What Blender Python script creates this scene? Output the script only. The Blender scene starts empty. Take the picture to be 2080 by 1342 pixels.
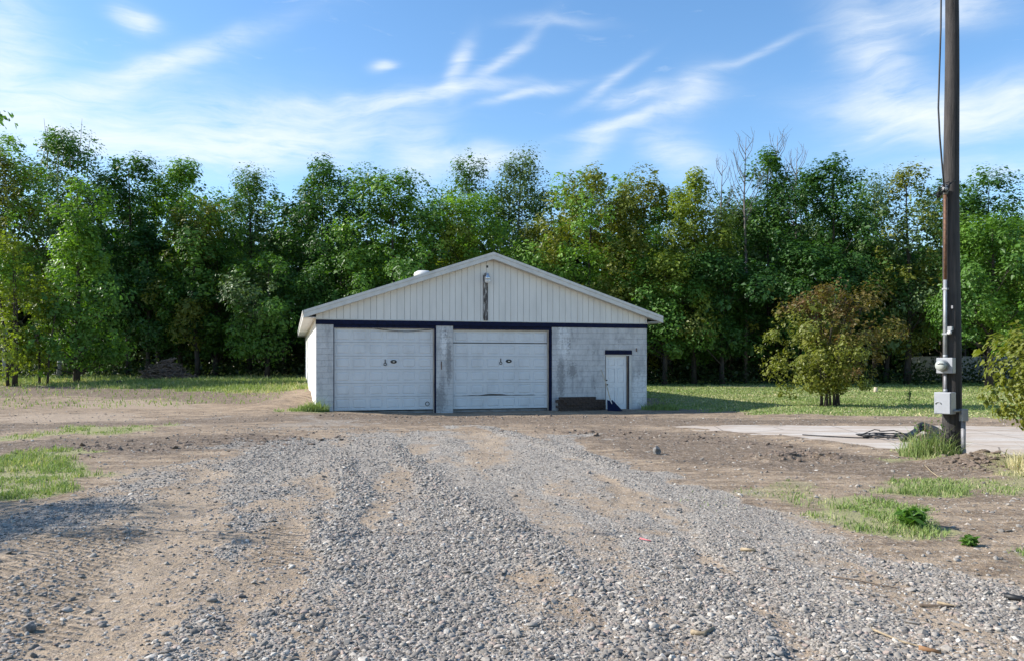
import bpy, math, random
import numpy as np
from mathutils import Vector, Matrix
R = math.radians
# ------------------------------------------------------------------ camera, sky, sun, exposure
F_PX, HOR, H = 1627.0, 735.0, 1.63          # focal length in photo pixels, horizon row, eye height
scene = bpy.context.scene
cam_d = bpy.data.cameras.new("camera"); cam = bpy.data.objects.new("camera", cam_d)
scene.collection.objects.link(cam)
cam.location = (0, 0, H); cam.rotation_euler = (R(90), 0, 0)
cam_d.sensor_width = 36; cam_d.lens = 36 * F_PX / 2080; cam_d.shift_y = (HOR - 671) / 2080
cam_d.clip_start = 0.05; cam_d.clip_end = 6000
scene.camera = cam
SUN_A, SUN_E = R(4), R(34)                   # sun stands to the left, a little beyond the lateral
sun_dir = Vector((-math.cos(SUN_A) * math.cos(SUN_E), math.sin(SUN_A) * math.cos(SUN_E), math.sin(SUN_E)))
sd = bpy.data.lights.new("sun", 'SUN'); sd.energy = 5.0; sd.angle = R(0.53); sd.color = (1.0, 0.955, 0.885)
so = bpy.data.objects.new("sun", sd); scene.collection.objects.link(so)
so.rotation_euler = sun_dir.to_track_quat('Z', 'Y').to_euler(); so.location = (-30, 5, 30)
scene.view_settings.view_transform = 'Standard'; scene.view_settings.look = 'None'
scene.view_settings.exposure = 0.74; scene.view_settings.gamma = 1.0; scene.view_settings.use_curve_mapping = False

world = bpy.data.worlds.new("World"); scene.world = world; world.use_nodes = True
def build_world():
    nt = world.node_tree; N = nt.nodes; L = nt.links; N.clear()
    def m(op, a, b=None, c=None):
        n = N.new('ShaderNodeMath'); n.operation = op
        for i, v in enumerate((a, b, c)):
            if v is None: continue
            if isinstance(v, (int, float)): n.inputs[i].default_value = v
            else: L.new(v, n.inputs[i])
        return n.outputs[0]
    sky = N.new('ShaderNodeTexSky'); sky.sky_type = 'NISHITA'; sky.sun_disc = False
    sky.sun_elevation = SUN_E; sky.sun_rotation = R(-90) + SUN_A
    sky.altitude = 200; sky.air_density = 1.0; sky.dust_density = 0.35; sky.ozone_density = 1.6
    hs = N.new('ShaderNodeHueSaturation'); hs.inputs['Saturation'].default_value = 1.2
    L.new(sky.outputs[0], hs.inputs['Color'])
    tc = N.new('ShaderNodeTexCoord'); sx = N.new('ShaderNodeSeparateXYZ'); L.new(tc.outputs['Generated'], sx.inputs[0])
    az = m('ARCTAN2', sx.outputs[0], sx.outputs[1]); el = m('ARCSINE', sx.outputs[2])
    cv = N.new('ShaderNodeCombineXYZ'); L.new(az, cv.inputs[0]); L.new(el, cv.inputs[1])
    def noise(vec, scale, detail, rough, dist, rot, sc):
        mp = N.new('ShaderNodeMapping'); L.new(vec, mp.inputs[0]); mp.inputs['Rotation'].default_value = (0, 0, rot); mp.inputs['Scale'].default_value = sc
        n = N.new('ShaderNodeTexNoise'); n.inputs['Scale'].default_value = scale; n.inputs['Detail'].default_value = detail
        n.inputs['Roughness'].default_value = rough; n.inputs['Distortion'].default_value = dist; L.new(mp.outputs[0], n.inputs['Vector'])
        return n
    # warp the coordinates so that the wisps curl
    wn = noise(cv.outputs[0], 5.0, 3, .5, 0, 0, (1, 1.5, 1))
    vs = N.new('ShaderNodeVectorMath'); vs.operation = 'SUBTRACT'; L.new(wn.outputs['Color'], vs.inputs[0]); vs.inputs[1].default_value = (.5, .5, .5)
    vm = N.new('ShaderNodeVectorMath'); vm.operation = 'SCALE'; L.new(vs.outputs[0], vm.inputs[0]); vm.inputs['Scale'].default_value = .065
    va = N.new('ShaderNodeVectorMath'); va.operation = 'ADD'; L.new(cv.outputs[0], va.inputs[0]); L.new(vm.outputs[0], va.inputs[1])
    W = va.outputs[0]
    streak = noise(W, 14.0, 10, .66, .35, R(-20), (1, 5.5, 1)).outputs[0]
    soft = noise(W, 8.0, 8, .6, .3, R(8), (1, 2.0, 1)).outputs[0]
    sw = N.new('ShaderNodeSeparateXYZ'); L.new(W, sw.inputs[0])
    # the clouds standing in this part of the sky: azimuth, elevation, length, width, tilt, thickness
    strokes = [(90, 235, 330, 62, 4, .6), (10, 90, 55, 95, 10, .75), (290, 140, 185, 20, 24, .85), (560, 285, 185, 42, 10, .95), (330, 300, 240, 28, 0, .55),
        (640, 205, 130, 14, 8, .45), (860, 205, 150, 11, 8, .9), (1080, 195, 80, 7, 16, .7), (930, 140, 14, 50, -15, .7), (1020, 125, 75, 12, 38, .55),
        (850, 320, 45, 42, 0, .6), (985, 325, 75, 18, 0, .95), (1290, 188, 58, 13, 5, .75), (1290, 238, 105, 11, 14, .85), (1420, 175, 50, 30, 20, .5),
        (1230, 160, 60, 8, 30, .5), (1205, 290, 55, 20, 35, .5), (1370, 312, 60, 36, -25, .6), (1770, 120, 95, 40, -62, .6), (1840, 225, 120, 28, -14, .75),
        (2040, 228, 150, 32, 3, .95), (1915, 25, 75, 26, -10, .7), (267, 20, 30, 16, -10, 1.1), (786, 126, 19, 8, 5, 1.0), (1120, 33, 70, 7, -4, .35), (1540, 95, 75, 6, 12, .45), (2020, 350, 130, 18, -4, .45)]
    tot = None
    for (u, v, a, b, tilt, amp) in strokes:
        k = (u - 1040) / F_PX; A = math.atan(k); E = math.atan((HOR - v) / F_PX * math.cos(A))
        c, s = math.cos(R(tilt)), math.sin(R(tilt))
        dx = m('SUBTRACT', sw.outputs[0], A); dy = m('SUBTRACT', sw.outputs[1], E)
        p = m('ADD', m('MULTIPLY', dx, c * F_PX / a), m('MULTIPLY', dy, s * F_PX / a))
        q = m('ADD', m('MULTIPLY', dx, -s * F_PX / b), m('MULTIPLY', dy, c * F_PX / b))
        r2 = m('ADD', m('MULTIPLY', p, p), m('MULTIPLY', q, q))
        g = m('MULTIPLY', m('POWER', 2.718, m('MULTIPLY', r2, -.8)), amp)
        tot = g if tot is None else m('ADD', tot, g)
    tex = m('ADD', m('MULTIPLY', streak, 1.3), m('MULTIPLY', soft, .9))       # about 1.1 on average
    mod = m('MAXIMUM', m('SUBTRACT', tex, .66), 0.0)
    dens = m('MULTIPLY', tot, m('MULTIPLY', mod, 1.75))
    glob = m('MULTIPLY', m('MAXIMUM', m('SUBTRACT', tex, 1.27), 0), .6)         # thin cirrus all over the sky
    dens = m('ADD', dens, glob)
    dens = m('SUBTRACT', 1.0, m('POWER', 2.718, m('MULTIPLY', dens, -1.25)))
    mx = N.new('ShaderNodeMix'); mx.data_type = 'RGBA'; L.new(dens, mx.inputs[0]); L.new(hs.outputs[0], mx.inputs[6]); mx.inputs[7].default_value = (4.3, 4.6, 4.8, 1)
    bg = N.new('ShaderNodeBackground'); bg.inputs['Strength'].default_value = 0.14; L.new(mx.outputs[2], bg.inputs['Color'])
    out = N.new('ShaderNodeOutputWorld'); L.new(bg.outputs[0], out.inputs[0])
build_world()

# ------------------------------------------------------------------ helpers
C = scene.collection
rng = np.random.default_rng(7)
def tag(o, label=None, cat=None, group=None, kind=None):
    if label: o["label"] = label
    if cat: o["category"] = cat
    if group: o["group"] = group
    if kind: o["kind"] = kind
    return o
def empty(name, loc=(0, 0, 0), rz=0, parent=None):
    o = bpy.data.objects.new(name, None); C.objects.link(o); o.location = loc; o.rotation_euler = (0, 0, rz); o.empty_display_size = .3
    if parent: o.parent = parent
    return o
def link(name, me, mat=None, parent=None, loc=None):
    o = bpy.data.objects.new(name, me); C.objects.link(o)
    if mat and not me.materials: me.materials.append(mat)
    if parent: o.parent = parent
    if loc is not None: o.location = loc
    return o
def mesh_np(name, V, Fc, smooth=False, attrs=None):
    V = np.asarray(V, np.float32); Fc = np.asarray(Fc, np.int32); nf, k = Fc.shape
    me = bpy.data.meshes.new(name)
    me.vertices.add(len(V)); me.vertices.foreach_set('co', V.ravel())
    me.loops.add(nf * k); me.loops.foreach_set('vertex_index', Fc.ravel())
    me.polygons.add(nf); me.polygons.foreach_set('loop_start', np.arange(nf, dtype=np.int32) * k)
    me.polygons.foreach_set('use_smooth', np.full(nf, smooth))
    me.update(calc_edges=True)
    for an, (dom, arr) in (attrs or {}).items():
        a = me.attributes.new(an, 'FLOAT', dom); a.data.foreach_set('value', np.asarray(arr, np.float32))
    return me
class MB:
    """collects shapes for ONE mesh"""
    def __init__(s): s.v = []; s.f = []
    def add(s, V, F):
        b = len(s.v); s.v += [tuple(p) for p in V]; s.f += [tuple(b + i for i in f) for f in F]; return s
    def box(s, x0, x1, y0, y1, z0, z1, M=None):
        V = [Vector(p) for p in ((x0, y0, z0), (x1, y0, z0), (x1, y1, z0), (x0, y1, z0), (x0, y0, z1), (x1, y0, z1), (x1, y1, z1), (x0, y1, z1))]
        if M: V = [M @ p for p in V]
        return s.add(V, [(0, 3, 2, 1), (4, 5, 6, 7), (0, 1, 5, 4), (1, 2, 6, 5), (2, 3, 7, 6), (3, 0, 4, 7)])
    def prism(s, pts, y0, y1):
        n = len(pts); V = [(x, y0, z) for x, z in pts] + [(x, y1, z) for x, z in pts]
        return s.add(V, [tuple(range(n)), tuple(range(2 * n - 1, n - 1, -1))] + [(i, i + n, (i + 1) % n + n, (i + 1) % n) for i in range(n)])
    def tube(s, pts, rad, n=8, caps=True):
        pts = [Vector(p) for p in pts]; m_ = len(pts)
        if isinstance(rad, (int, float)): rad = [rad] * m_
        V = []; ref = None
        for i, p in enumerate(pts):
            t = (pts[min(i + 1, m_ - 1)] - pts[max(i - 1, 0)]).normalized()
            if ref is None: ref = t.orthogonal().normalized()
            ref = (ref - t * ref.dot(t)).normalized(); b = t.cross(ref)
            V += [p + (ref * math.cos(2 * math.pi * j / n) + b * math.sin(2 * math.pi * j / n)) * rad[i] for j in range(n)]
        F = [(i * n + j, i * n + (j + 1) % n, (i + 1) * n + (j + 1) % n, (i + 1) * n + j) for i in range(m_ - 1) for j in range(n)]
        if caps: F += [tuple(range(n - 1, -1, -1)), tuple(range((m_ - 1) * n, m_ * n))]
        return s.add(V, F)
    def lathe(s, prof, n=20, M=None):
        V = []; k = len(prof)
        for i in range(n):
            a = 2 * math.pi * i / n
            for r, z in prof:
                p = Vector((r * math.cos(a), r * math.sin(a), z)); V.append(M @ p if M else p)
        F = [(i * k + j, ((i + 1) % n) * k + j, ((i + 1) % n) * k + j + 1, i * k + j + 1) for i in range(n) for j in range(k - 1)]
        F += [tuple(i * k + k - 1 for i in range(n)), tuple(i * k for i in range(n - 1, -1, -1))]
        return s.add(V, F)
    def mesh(s, name, smooth=False):
        me = bpy.data.meshes.new(name); me.from_pydata([tuple(v) for v in s.v], [], s.f); me.update()
        if smooth: me.polygons.foreach_set('use_smooth', [True] * len(me.polygons))
        return me
    def obj(s, name, mat, parent=None, smooth=False, loc=None, bevel=0):
        o = link(name, s.mesh(name, smooth), mat, parent, loc)
        if bevel:
            b = o.modifiers.new('bevel', 'BEVEL'); b.width = bevel; b.segments = 2; b.limit_method = 'ANGLE'
        return o
def sstep(a, b, x):
    t = np.clip((np.asarray(x, float) - a) / (b - a), 0, 1); return t * t * (3 - 2 * t)
def vnoise(x, y, seed=0):
    x = np.asarray(x, float); y = np.asarray(y, float); xi = np.floor(x).astype(np.int64); yi = np.floor(y).astype(np.int64); fx = x - xi; fy = y - yi
    fx = fx * fx * (3 - 2 * fx); fy = fy * fy * (3 - 2 * fy)
    def h(a, b):
        n = (a * 374761393 + b * 668265263 + seed * 1442695041) & 0xFFFFFFFF
        n = ((n ^ (n >> 13)) * 1274126177) & 0xFFFFFFFF
        return ((n ^ (n >> 16)) & 0xFFFF) / 65535.0
    return (h(xi, yi) * (1 - fx) + h(xi + 1, yi) * fx) * (1 - fy) + (h(xi, yi + 1) * (1 - fx) + h(xi + 1, yi + 1) * fx) * fy
def fbm(x, y, seed=0, o=4):
    s = 0; a = .5; t = 0
    for i in range(o):
        s = s + a * vnoise(x * 2 ** i, y * 2 ** i, seed + i * 17); t += a; a *= .5
    return s / t
# ------------------------------------------------------------------ materials
def mat_new(name):
    m_ = bpy.data.materials.new(name); m_.use_nodes = True; nt = m_.node_tree; b = nt.nodes['Principled BSDF']; return m_, nt, b
class NT:
    def __init__(s, nt): s.nt = nt; s.N = nt.nodes; s.L = nt.links; s.pos = None
    def coord(s, kind='Object'):
        n = s.N.new('ShaderNodeTexCoord'); return n.outputs[kind]
    def mapping(s, vec, sc=(1, 1, 1), rot=(0, 0, 0), loc=(0, 0, 0)):
        n = s.N.new('ShaderNodeMapping'); s.L.new(vec, n.inputs[0]); n.inputs['Scale'].default_value = sc; n.inputs['Rotation'].default_value = rot; n.inputs['Location'].default_value = loc; return n.outputs[0]
    def noise(s, vec, scale, detail=4, rough=.55, dist=0):
        n = s.N.new('ShaderNodeTexNoise'); s.L.new(vec, n.inputs['Vector']); n.inputs['Scale'].default_value = scale; n.inputs['Detail'].default_value = detail; n.inputs['Roughness'].default_value = rough; n.inputs['Distortion'].default_value = dist; return n.outputs[0]
    def voro(s, vec, scale, out='Distance', feature='F1'):
        n = s.N.new('ShaderNodeTexVoronoi'); n.feature = feature; s.L.new(vec, n.inputs['Vector']); n.inputs['Scale'].default_value = scale; return n.outputs[out]
    def math(s, op, a, b=None, clamp=False):
        n = s.N.new('ShaderNodeMath'); n.operation = op; n.use_clamp = clamp
        for i, v in enumerate((a, b)):
            if v is None: continue
            if isinstance(v, (int, float)): n.inputs[i].default_value = v
            else: s.L.new(v, n.inputs[i])
        return n.outputs[0]
    def ramp(s, v, a, b):
        n = s.N.new('ShaderNodeMapRange'); n.interpolation_type = 'SMOOTHSTEP'; s.L.new(v, n.inputs[0]); n.inputs[1].default_value = a; n.inputs[2].default_value = b; return n.outputs[0]
    def mix(s, f, a, b, mode='MIX'):
        n = s.N.new('ShaderNodeMix'); n.data_type = 'RGBA'; n.blend_type = mode
        for i, v in ((0, f), (6, a), (7, b)):
            if isinstance(v, (int, float)): n.inputs[i].default_value = v
            elif isinstance(v, tuple): n.inputs[i].default_value = v + (1,) if len(v) == 3 else v
            else: s.L.new(v, n.inputs[i])
        return n.outputs[2]
    def attr(s, name, kind='GEOMETRY', out='Fac'):
        n = s.N.new('ShaderNodeAttribute'); n.attribute_name = name; n.attribute_type = kind; return n.outputs[out]
    def bump(s, h, strength, dist, normal=None):
        n = s.N.new('ShaderNodeBump'); n.inputs['Strength'].default_value = strength; n.inputs['Distance'].default_value = dist; s.L.new(h, n.inputs['Height'])
        if normal is not None: s.L.new(normal, n.inputs['Normal'])
        return n.outputs[0]
def simple(name, col, rough=.6, metal=0, var=.12, scale=6, bump=0, col2=None, stretch=(1, 1, 1), spec=.4):
    m_, nt, b = mat_new(name); t = NT(nt); co = t.mapping(t.coord(), stretch)
    n = t.noise(co, scale, 5, .6)
    c2 = col2 or tuple(c * (1 - 2.2 * var) for c in col)
    nt.links.new(t.mix(t.ramp(n, .35, .7), col, c2), b.inputs['Base Color'])
    b.inputs['Roughness'].default_value = rough; b.inputs['Metallic'].default_value = metal; b.inputs['Specular IOR Level'].default_value = spec
    if bump: nt.links.new(t.bump(t.noise(co, scale * 6, 4, .6), .6, bump), b.inputs['Normal'])
    return m_
def leaf_mat(name, c1, c2, trans=.38, sat=1.0):
    m_, nt, b = mat_new(name); t = NT(nt); N = nt.nodes; L = nt.links
    col = t.mix(t.attr('tint'), c1, c2)
    big = t.noise(t.coord(), .55, 3); col = t.mix(t.math('MULTIPLY', t.ramp(big, .35, .7), .5), col, tuple(x * .75 for x in c1))
    L.new(col, b.inputs['Base Color']); b.inputs['Roughness'].default_value = .45; b.inputs['Specular IOR Level'].default_value = .35
    tr = N.new('ShaderNodeBsdfTranslucent'); L.new(t.mix(1.0, col, (1.25, 1.35, .55), 'MULTIPLY'), tr.inputs['Color'])
    mx = N.new('ShaderNodeMixShader'); mx.inputs[0].default_value = trans; L.new(b.outputs[0], mx.inputs[1]); L.new(tr.outputs[0], mx.inputs[2])
    L.new(mx.outputs[0], N['Material Output'].inputs[0]); return m_
M = {}
TH = math.atan2(.2662, .9639); G0 = (-6.608, 27.0)          # the garage's front left corner and turn
M['white_trim'] = simple('white_trim', (.60, .59, .56), .5, var=.08, scale=3)
M['siding'] = simple('siding', (.70, .685, .65), .55, var=.05, scale=2.5, stretch=(1, 1, .25))
M['dark_gap'] = simple('dark_gap', (.10, .10, .095), .8)
M['navy'] = simple('navy', (.006, .011, .042), .6, var=.2, scale=8, bump=.002, spec=.12)
M['jamb_wood'] = simple('jamb_wood', (.46, .39, .32), .6, var=.2, scale=12, stretch=(1, 1, .15))
M['brown_wood'] = simple('brown_wood', (.16, .12, .09), .7, var=.3, scale=14, stretch=(1, 1, .12))
M['steel'] = simple('steel', (.62, .63, .65), .32, .85, var=.1)
M['iron'] = simple('iron', (.05, .05, .05), .5, .4, var=.2)
M['galv'] = simple('galv', (.30, .31, .32), .5, .2, var=.1, scale=14)
M['box_grey'] = simple('box_grey', (.30, .31, .33), .45, .0, var=.05, scale=9)
M['pvc'] = simple('pvc', (.24, .235, .25), .5, var=.08)
M['rust_pipe'] = simple('rust_pipe', (.17, .085, .05), .75, .1, var=.25, scale=20)
M['black_rubber'] = simple('black_rubber', (.018, .018, .019), .5, var=.2)
M['hose_grey'] = simple('hose_grey', (.085, .095, .095), .55, var=.25, scale=30)
M['pale_wood'] = simple('pale_wood', (.55, .45, .32), .65, var=.15, scale=20, stretch=(1, 1, .2))
M['stick'] = simple('stick', (.13, .095, .07), .85, var=.25, scale=22)
M['straw_wood'] = simple('straw_wood', (.36, .28, .18), .8, var=.25, scale=22)
M['bark'] = simple('bark', (.060, .050, .042), .9, var=.25, scale=7, bump=.02, stretch=(1, 1, .25))
M['birch'] = simple('birch', (.42, .42, .40), .8, var=.3, scale=6, stretch=(1, 1, 2))
M['dead_bark'] = simple('dead_bark', (.20, .175, .16), .9, var=.2)
M['rock'] = simple('rock', (.20, .19, .18), .9, var=.2, scale=12, bump=.01)
M['fence'] = simple('fence', (.40, .40, .385), .7, var=.15, scale=3)
M['brick'] = simple('brick', (.105, .074, .060), .9, var=.3, scale=9, bump=.004)
M['pink'] = simple('pink', (.75, .18, .20), .6)
def block_paint():
    m_, nt, b = mat_new('block_paint'); t = NT(nt); g = nt.nodes.new('ShaderNodeNewGeometry').outputs['Position']
    n1 = t.noise(g, .9, 6, .65); n2 = t.noise(t.mapping(g, (1, 1, .35)), 3.2, 6, .7); n3 = t.noise(g, 14, 4, .7)
    col = t.mix(t.ramp(n2, .42, .72), (.54, .54, .54), (.36, .36, .37))
    col = t.mix(t.math('MULTIPLY', t.ramp(n1, .52, .68), .55), col, (.68, .68, .68))
    grime = t.math('MULTIPLY', t.ramp(t.noise(t.mapping(g, (1.3, 1.3, .3), loc=(3.1, 0, 0)), 1.9, 6, .72), .56, .72), t.ramp(n3, .38, .62))
    co2 = t.mapping(g, loc=(-G0[0], -G0[1], 0)); sp = nt.nodes.new('ShaderNodeSeparateXYZ'); nt.links.new(t.mapping(co2, rot=(0, 0, -TH)), sp.inputs[0])
    def spot(s0, z0, ws, wz):
        a = t.math('DIVIDE', t.math('SUBTRACT', sp.outputs[0], s0), ws); b2 = t.math('DIVIDE', t.math('SUBTRACT', sp.outputs[2], z0), wz)
        return t.ramp(t.math('ADD', t.math('ADD', t.math('MULTIPLY', a, a), t.math('MULTIPLY', b2, b2)), t.math('MULTIPLY', t.math('SUBTRACT', n3, .5), 5.0)), 1.6, .1)
    st = t.math('MAXIMUM', t.math('MAXIMUM', spot(8.72, 1.05, .16, .75), spot(9.15, 1.35, .2, .28)), t.math('MAXIMUM', spot(4.25, .35, .2, .5), spot(4.55, 1.6, .1, .8)))
    grime = t.math('MAXIMUM', grime, t.math('MULTIPLY', st, .75))
    run = spot(8.8, 2.4, .22, .7); col = t.mix(t.math('MULTIPLY', run, .6), col, (.80, .81, .82)); run2 = spot(4.38, 2.3, .12, .5); col = t.mix(t.math('MULTIPLY', run2, .6), col, (.80, .81, .82)); low = spot(11.85, .6, .3, .6); col = t.mix(t.math('MULTIPLY', low, .6), col, (.80, .81, .82))
    col = t.mix(t.math('MULTIPLY', grime, .8), col, (.13, .13, .135))
    nt.links.new(col, b.inputs['Base Color']); b.inputs['Roughness'].default_value = .75
    col = t.mix(t.math('MULTIPLY', t.ramp(t.noise(g, 9, 6, .75), .5, .7), .4), col, (.26, .26, .27)); nt.links.new(col, b.inputs['Base Color'])
    h = t.math('ADD', t.noise(g, 26, 5, .7), t.math('MULTIPLY', t.noise(g, 7, 3, .6), .7))
    nt.links.new(t.bump(h, .8, .02), b.inputs['Normal']); return m_
M['block'] = block_paint()
M['mortar'] = simple('mortar', (.30, .30, .31), .85, var=.15, scale=5)
def side_paint():
    m_, nt, b = mat_new('side_paint'); t = NT(nt); co = t.coord()
    br = nt.nodes.new('ShaderNodeTexBrick'); nt.links.new(t.mapping(co, rot=(R(90), 0, R(90))), br.inputs['Vector'])
    br.inputs['Scale'].default_value = 1; br.inputs['Brick Width'].default_value = .4; br.inputs['Row Height'].default_value = .2; br.inputs['Mortar Size'].default_value = .006
    n = t.noise(co, 1.6, 5); nt.links.new(t.mix(t.ramp(n, .4, .75), (.70, .69, .66), (.58, .57, .54)), b.inputs['Base Color'])
    nt.links.new(t.bump(t.math('ADD', t.math('MULTIPLY', br.outputs['Fac'], -1.0), t.math('MULTIPLY', t.noise(co, 25, 4), .3)), .5, .008), b.inputs['Normal']); b.inputs['Roughness'].default_value = .8; return m_
M['side'] = side_paint()
def door_paint():
    m_, nt, b = mat_new('door_paint'); t = NT(nt); g = nt.nodes.new('ShaderNodeNewGeometry').outputs['Position']
    n = t.noise(t.mapping(g, (1, 1, .5)), 1.5, 6, .65); n2 = t.noise(t.mapping(g, (.35, .35, 3)), 3, 5, .7)
    col = t.mix(t.ramp(n, .4, .75), (.62, .635, .65), (.52, .53, .54)); col = t.mix(t.math('MULTIPLY', t.ramp(n2, .60, .78), .5), col, (.36, .33, .30))
    nt.links.new(col, b.inputs['Base Color']); b.inputs['Roughness'].default_value = .5; return m_
M['door'] = door_paint()
def pole_wood():
    m_, nt, b = mat_new('pole_wood'); t = NT(nt); co = t.coord()
    n = t.noise(t.mapping(co, (1, 1, .06)), 28, 6, .7); n2 = t.noise(co, 1.2, 3)
    col = t.mix(t.ramp(n, .35, .7), (.044, .039, .037), (.013, .012, .0115)); col = t.mix(t.math('MULTIPLY', t.ramp(n2, .4, .7), .5), col, (.075, .066, .062))
    nt.links.new(col, b.inputs['Base Color']); b.inputs['Roughness'].default_value = .9; nt.links.new(t.bump(n, 1, .015), b.inputs['Normal']); return m_
M['pole'] = pole_wood()

# ------------------------------------------------------------------ the ground: heights and surface masks laid out in metres
def P(u, v, z=0.0):                      # spot on level ground at height z
    Y = F_PX * (H - z) / (v - HOR); return ((u - 1040) / F_PX * Y, Y)
def at(u, v, Y): return Vector(((u - 1040) / F_PX * Y, Y, H + (HOR - v) / F_PX * Y))
def poly_sd(pts, X, Y):                  # signed distance to a polygon, inside positive
    pts = np.array(pts, float); n = len(pts); d = np.full(X.shape, 1e9); ins = np.zeros(X.shape, bool)
    for i in range(n):
        x0, y0 = pts[i]; x1, y1 = pts[(i + 1) % n]; ex, ey = x1 - x0, y1 - y0
        t = np.clip(((X - x0) * ex + (Y - y0) * ey) / (ex * ex + ey * ey + 1e-12), 0, 1)
        d = np.minimum(d, np.hypot(X - x0 - t * ex, Y - y0 - t * ey))
        cr = ((y0 > Y) != (y1 > Y)) & (X < ex * (Y - y0) / (y1 - y0 + 1e-12) + x0); ins ^= cr
    return np.where(ins, d, -d)
def line_d(pts, X, Y):
    d = np.full(X.shape, 1e9)
    for (x0, y0), (x1, y1) in zip(pts[:-1], pts[1:]):
        ex, ey = x1 - x0, y1 - y0; t = np.clip(((X - x0) * ex + (Y - y0) * ey) / (ex * ex + ey * ey), 0, 1)
        d = np.minimum(d, np.hypot(X - x0 - t * ex, Y - y0 - t * ey))
    return d
def PP(l): return [P(u, v) for u, v in l]
GRAVEL = PP([(770, 880), (1000, 868), (1130, 885), (1300, 955), (1480, 1005), (1600, 1055), (1800, 1115), (2080, 1200), (2500, 1400), (2600, 2400), (-900, 2400), (330, 1400), (420, 1250), (380, 1120), (340, 1020), (330, 940), (560, 893)])
SPARSE = PP([(-300, 1050), (150, 1010), (260, 950), (330, 930), (470, 1100), (590, 1342), (300, 2400), (-1500, 2400)])
FARBAND = PP([(320, 858), (450, 846), (680, 850), (800, 868), (600, 880), (420, 868)])
TRACKS = [(PP([(850, 905), (815, 960), (790, 1020), (770, 1080)]), .35), (PP([(560, 1020), (575, 1110), (570, 1180)]), .28), (PP([(1060, 1175), (1160, 1240)]), .18), (PP([(700, 1010), (690, 1060)]), .2), (PP([(960, 880), (1010, 935)]), .35), (PP([(640, 965), (600, 1030), (520, 1190), (400, 1400)]), .22), (PP([(430, 960), (380, 1050), (270, 1170), (60, 1400)]), .3), (PP([(1180, 930), (1330, 1040), (1560, 1230), (1700, 1400)]), .16)]
RIDGES = [(PP([(800, 905), (880, 985), (960, 1035), (1050, 1080), (1180, 1165), (1270, 1240), (1370, 1400)]), .22), (PP([(700, 930), (720, 1010), (680, 1100), (690, 1180)]), .2), (PP([(990, 868), (1100, 900), (1250, 945)]), .25)]
GRASS = [(PP([(-200, 930), (0, 925), (150, 915), (215, 940), (190, 985), (100, 1010), (-200, 1030)]), 1.0), (PP([(-100, 890), (0, 884), (150, 866), (330, 864), (320, 879), (150, 884), (-100, 900)]), .9),
    (PP([(1500, 990), (1560, 980), (1640, 985), (1700, 1000), (1680, 1040), (1600, 1035), (1530, 1015)]), .55), (PP([(1690, 990), (1830, 968), (1960, 975), (1990, 1000), (1900, 1015), (1760, 1010)]), .9),
    (PP([(1640, 1020), (1760, 1005), (1880, 1030), (1960, 1085), (1930, 1105), (1820, 1100), (1700, 1070)]), 1.0), (PP([(1980, 950), (2080, 935), (2300, 940), (2300, 1010), (2080, 1005), (1990, 1000)]), .8),
    (PP([(1200, 1178), (1260, 1178), (1265, 1192), (1205, 1192)]), .6), (PP([(960, 1220), (1030, 1215), (1050, 1270), (980, 1280)]), .35), (PP([(1940, 1095), (1985, 1098), (1980, 1115), (1945, 1112)]), .9), (PP([(2050, 1120), (2120, 1115), (2120, 1160), (2060, 1150)]), .7),
    (PP([(1840, 890), (1920, 885), (1935, 930), (1850, 935)]), .9), (PP([(1420, 1005), (1500, 1010), (1480, 1040), (1400, 1030)]), .2)]
LAWN_R = [(7.0, 60), (6.0, 40), (5.9, 31), (7.6, 27.6), (9.5, 24.4), (13, 24), (17, 22.6), (34, 22), (60, 60)]
FIELD_L = [(-45, 60), (-45, 39), (-24, 39.5), (-17, 38), (-12.5, 35.5), (-10, 37), (-9.2, 43), (-12, 60)]
ROUGH_L = [(-40, 40), (-9.6, 38), (-9.4, 31), (-13, 28.5), (-22, 27.5), (-40, 28)]
GARAGE_TUFT = [(-7.3, 26.6), (-6.4, 26.4), (-5.9, 26.75), (-6.5, 27.2), (-7.0, 27.6)]
TUFT_R = [(4.9, 29.7), (6.2, 29.3), (6.9, 30.6), (5.4, 30.6)]
SLAB = PP([(1335, 867), (1500, 860), (1700, 861), (1900, 862), (2300, 866), (2300, 945), (2080, 937), (1950, 930), (1800, 916), (1690, 903), (1560, 884), (1440, 876)])
DARK = [(PP([(-200, 905), (100, 892), (350, 886), (560, 880), (640, 890), (430, 915), (260, 935), (215, 925), (0, 918)]), .9), (PP([(1120, 868), (1330, 874), (1560, 893), (1750, 925), (1900, 940), (2080, 945), (2080, 965), (1800, 968), (1500, 950), (1300, 930), (1180, 900)]), .75), (PP([(560, 842), (1300, 842), (1560, 850), (2000, 856), (1400, 864), (900, 862), (640, 862)]), .75), (PP([(-200, 790), (300, 790), (600, 800), (600, 830), (300, 815), (-200, 810)]), .85), (PP([(-200, 862), (250, 856), (700, 838), (700, 850), (330, 862), (-200, 880)]), .8), (PP([(600, 905), (700, 915), (800, 905), (760, 930), (640, 925)]), .5), (PP([(640, 836), (1320, 836), (1320, 850), (640, 850)]), .9)]
PALE = [(PP([(0, 840), (250, 838), (330, 856), (0, 860)]), .8), (PP([(540, 785), (605, 780), (600, 800), (570, 828), (520, 820)]), .9), (PP([(180, 815), (420, 815), (420, 830), (180, 828)]), .6)]
TREAD = PP([(30, 1075), (300, 1075), (200, 1342), (-260, 1342)]), PP([(510, 1060), (620, 1055), (630, 1140), (500, 1150)])
def edge(X, Y, seed, amp=1.0): return (fbm(X * 1.3, Y * 1.3, seed, 5) - .5) * amp
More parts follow.
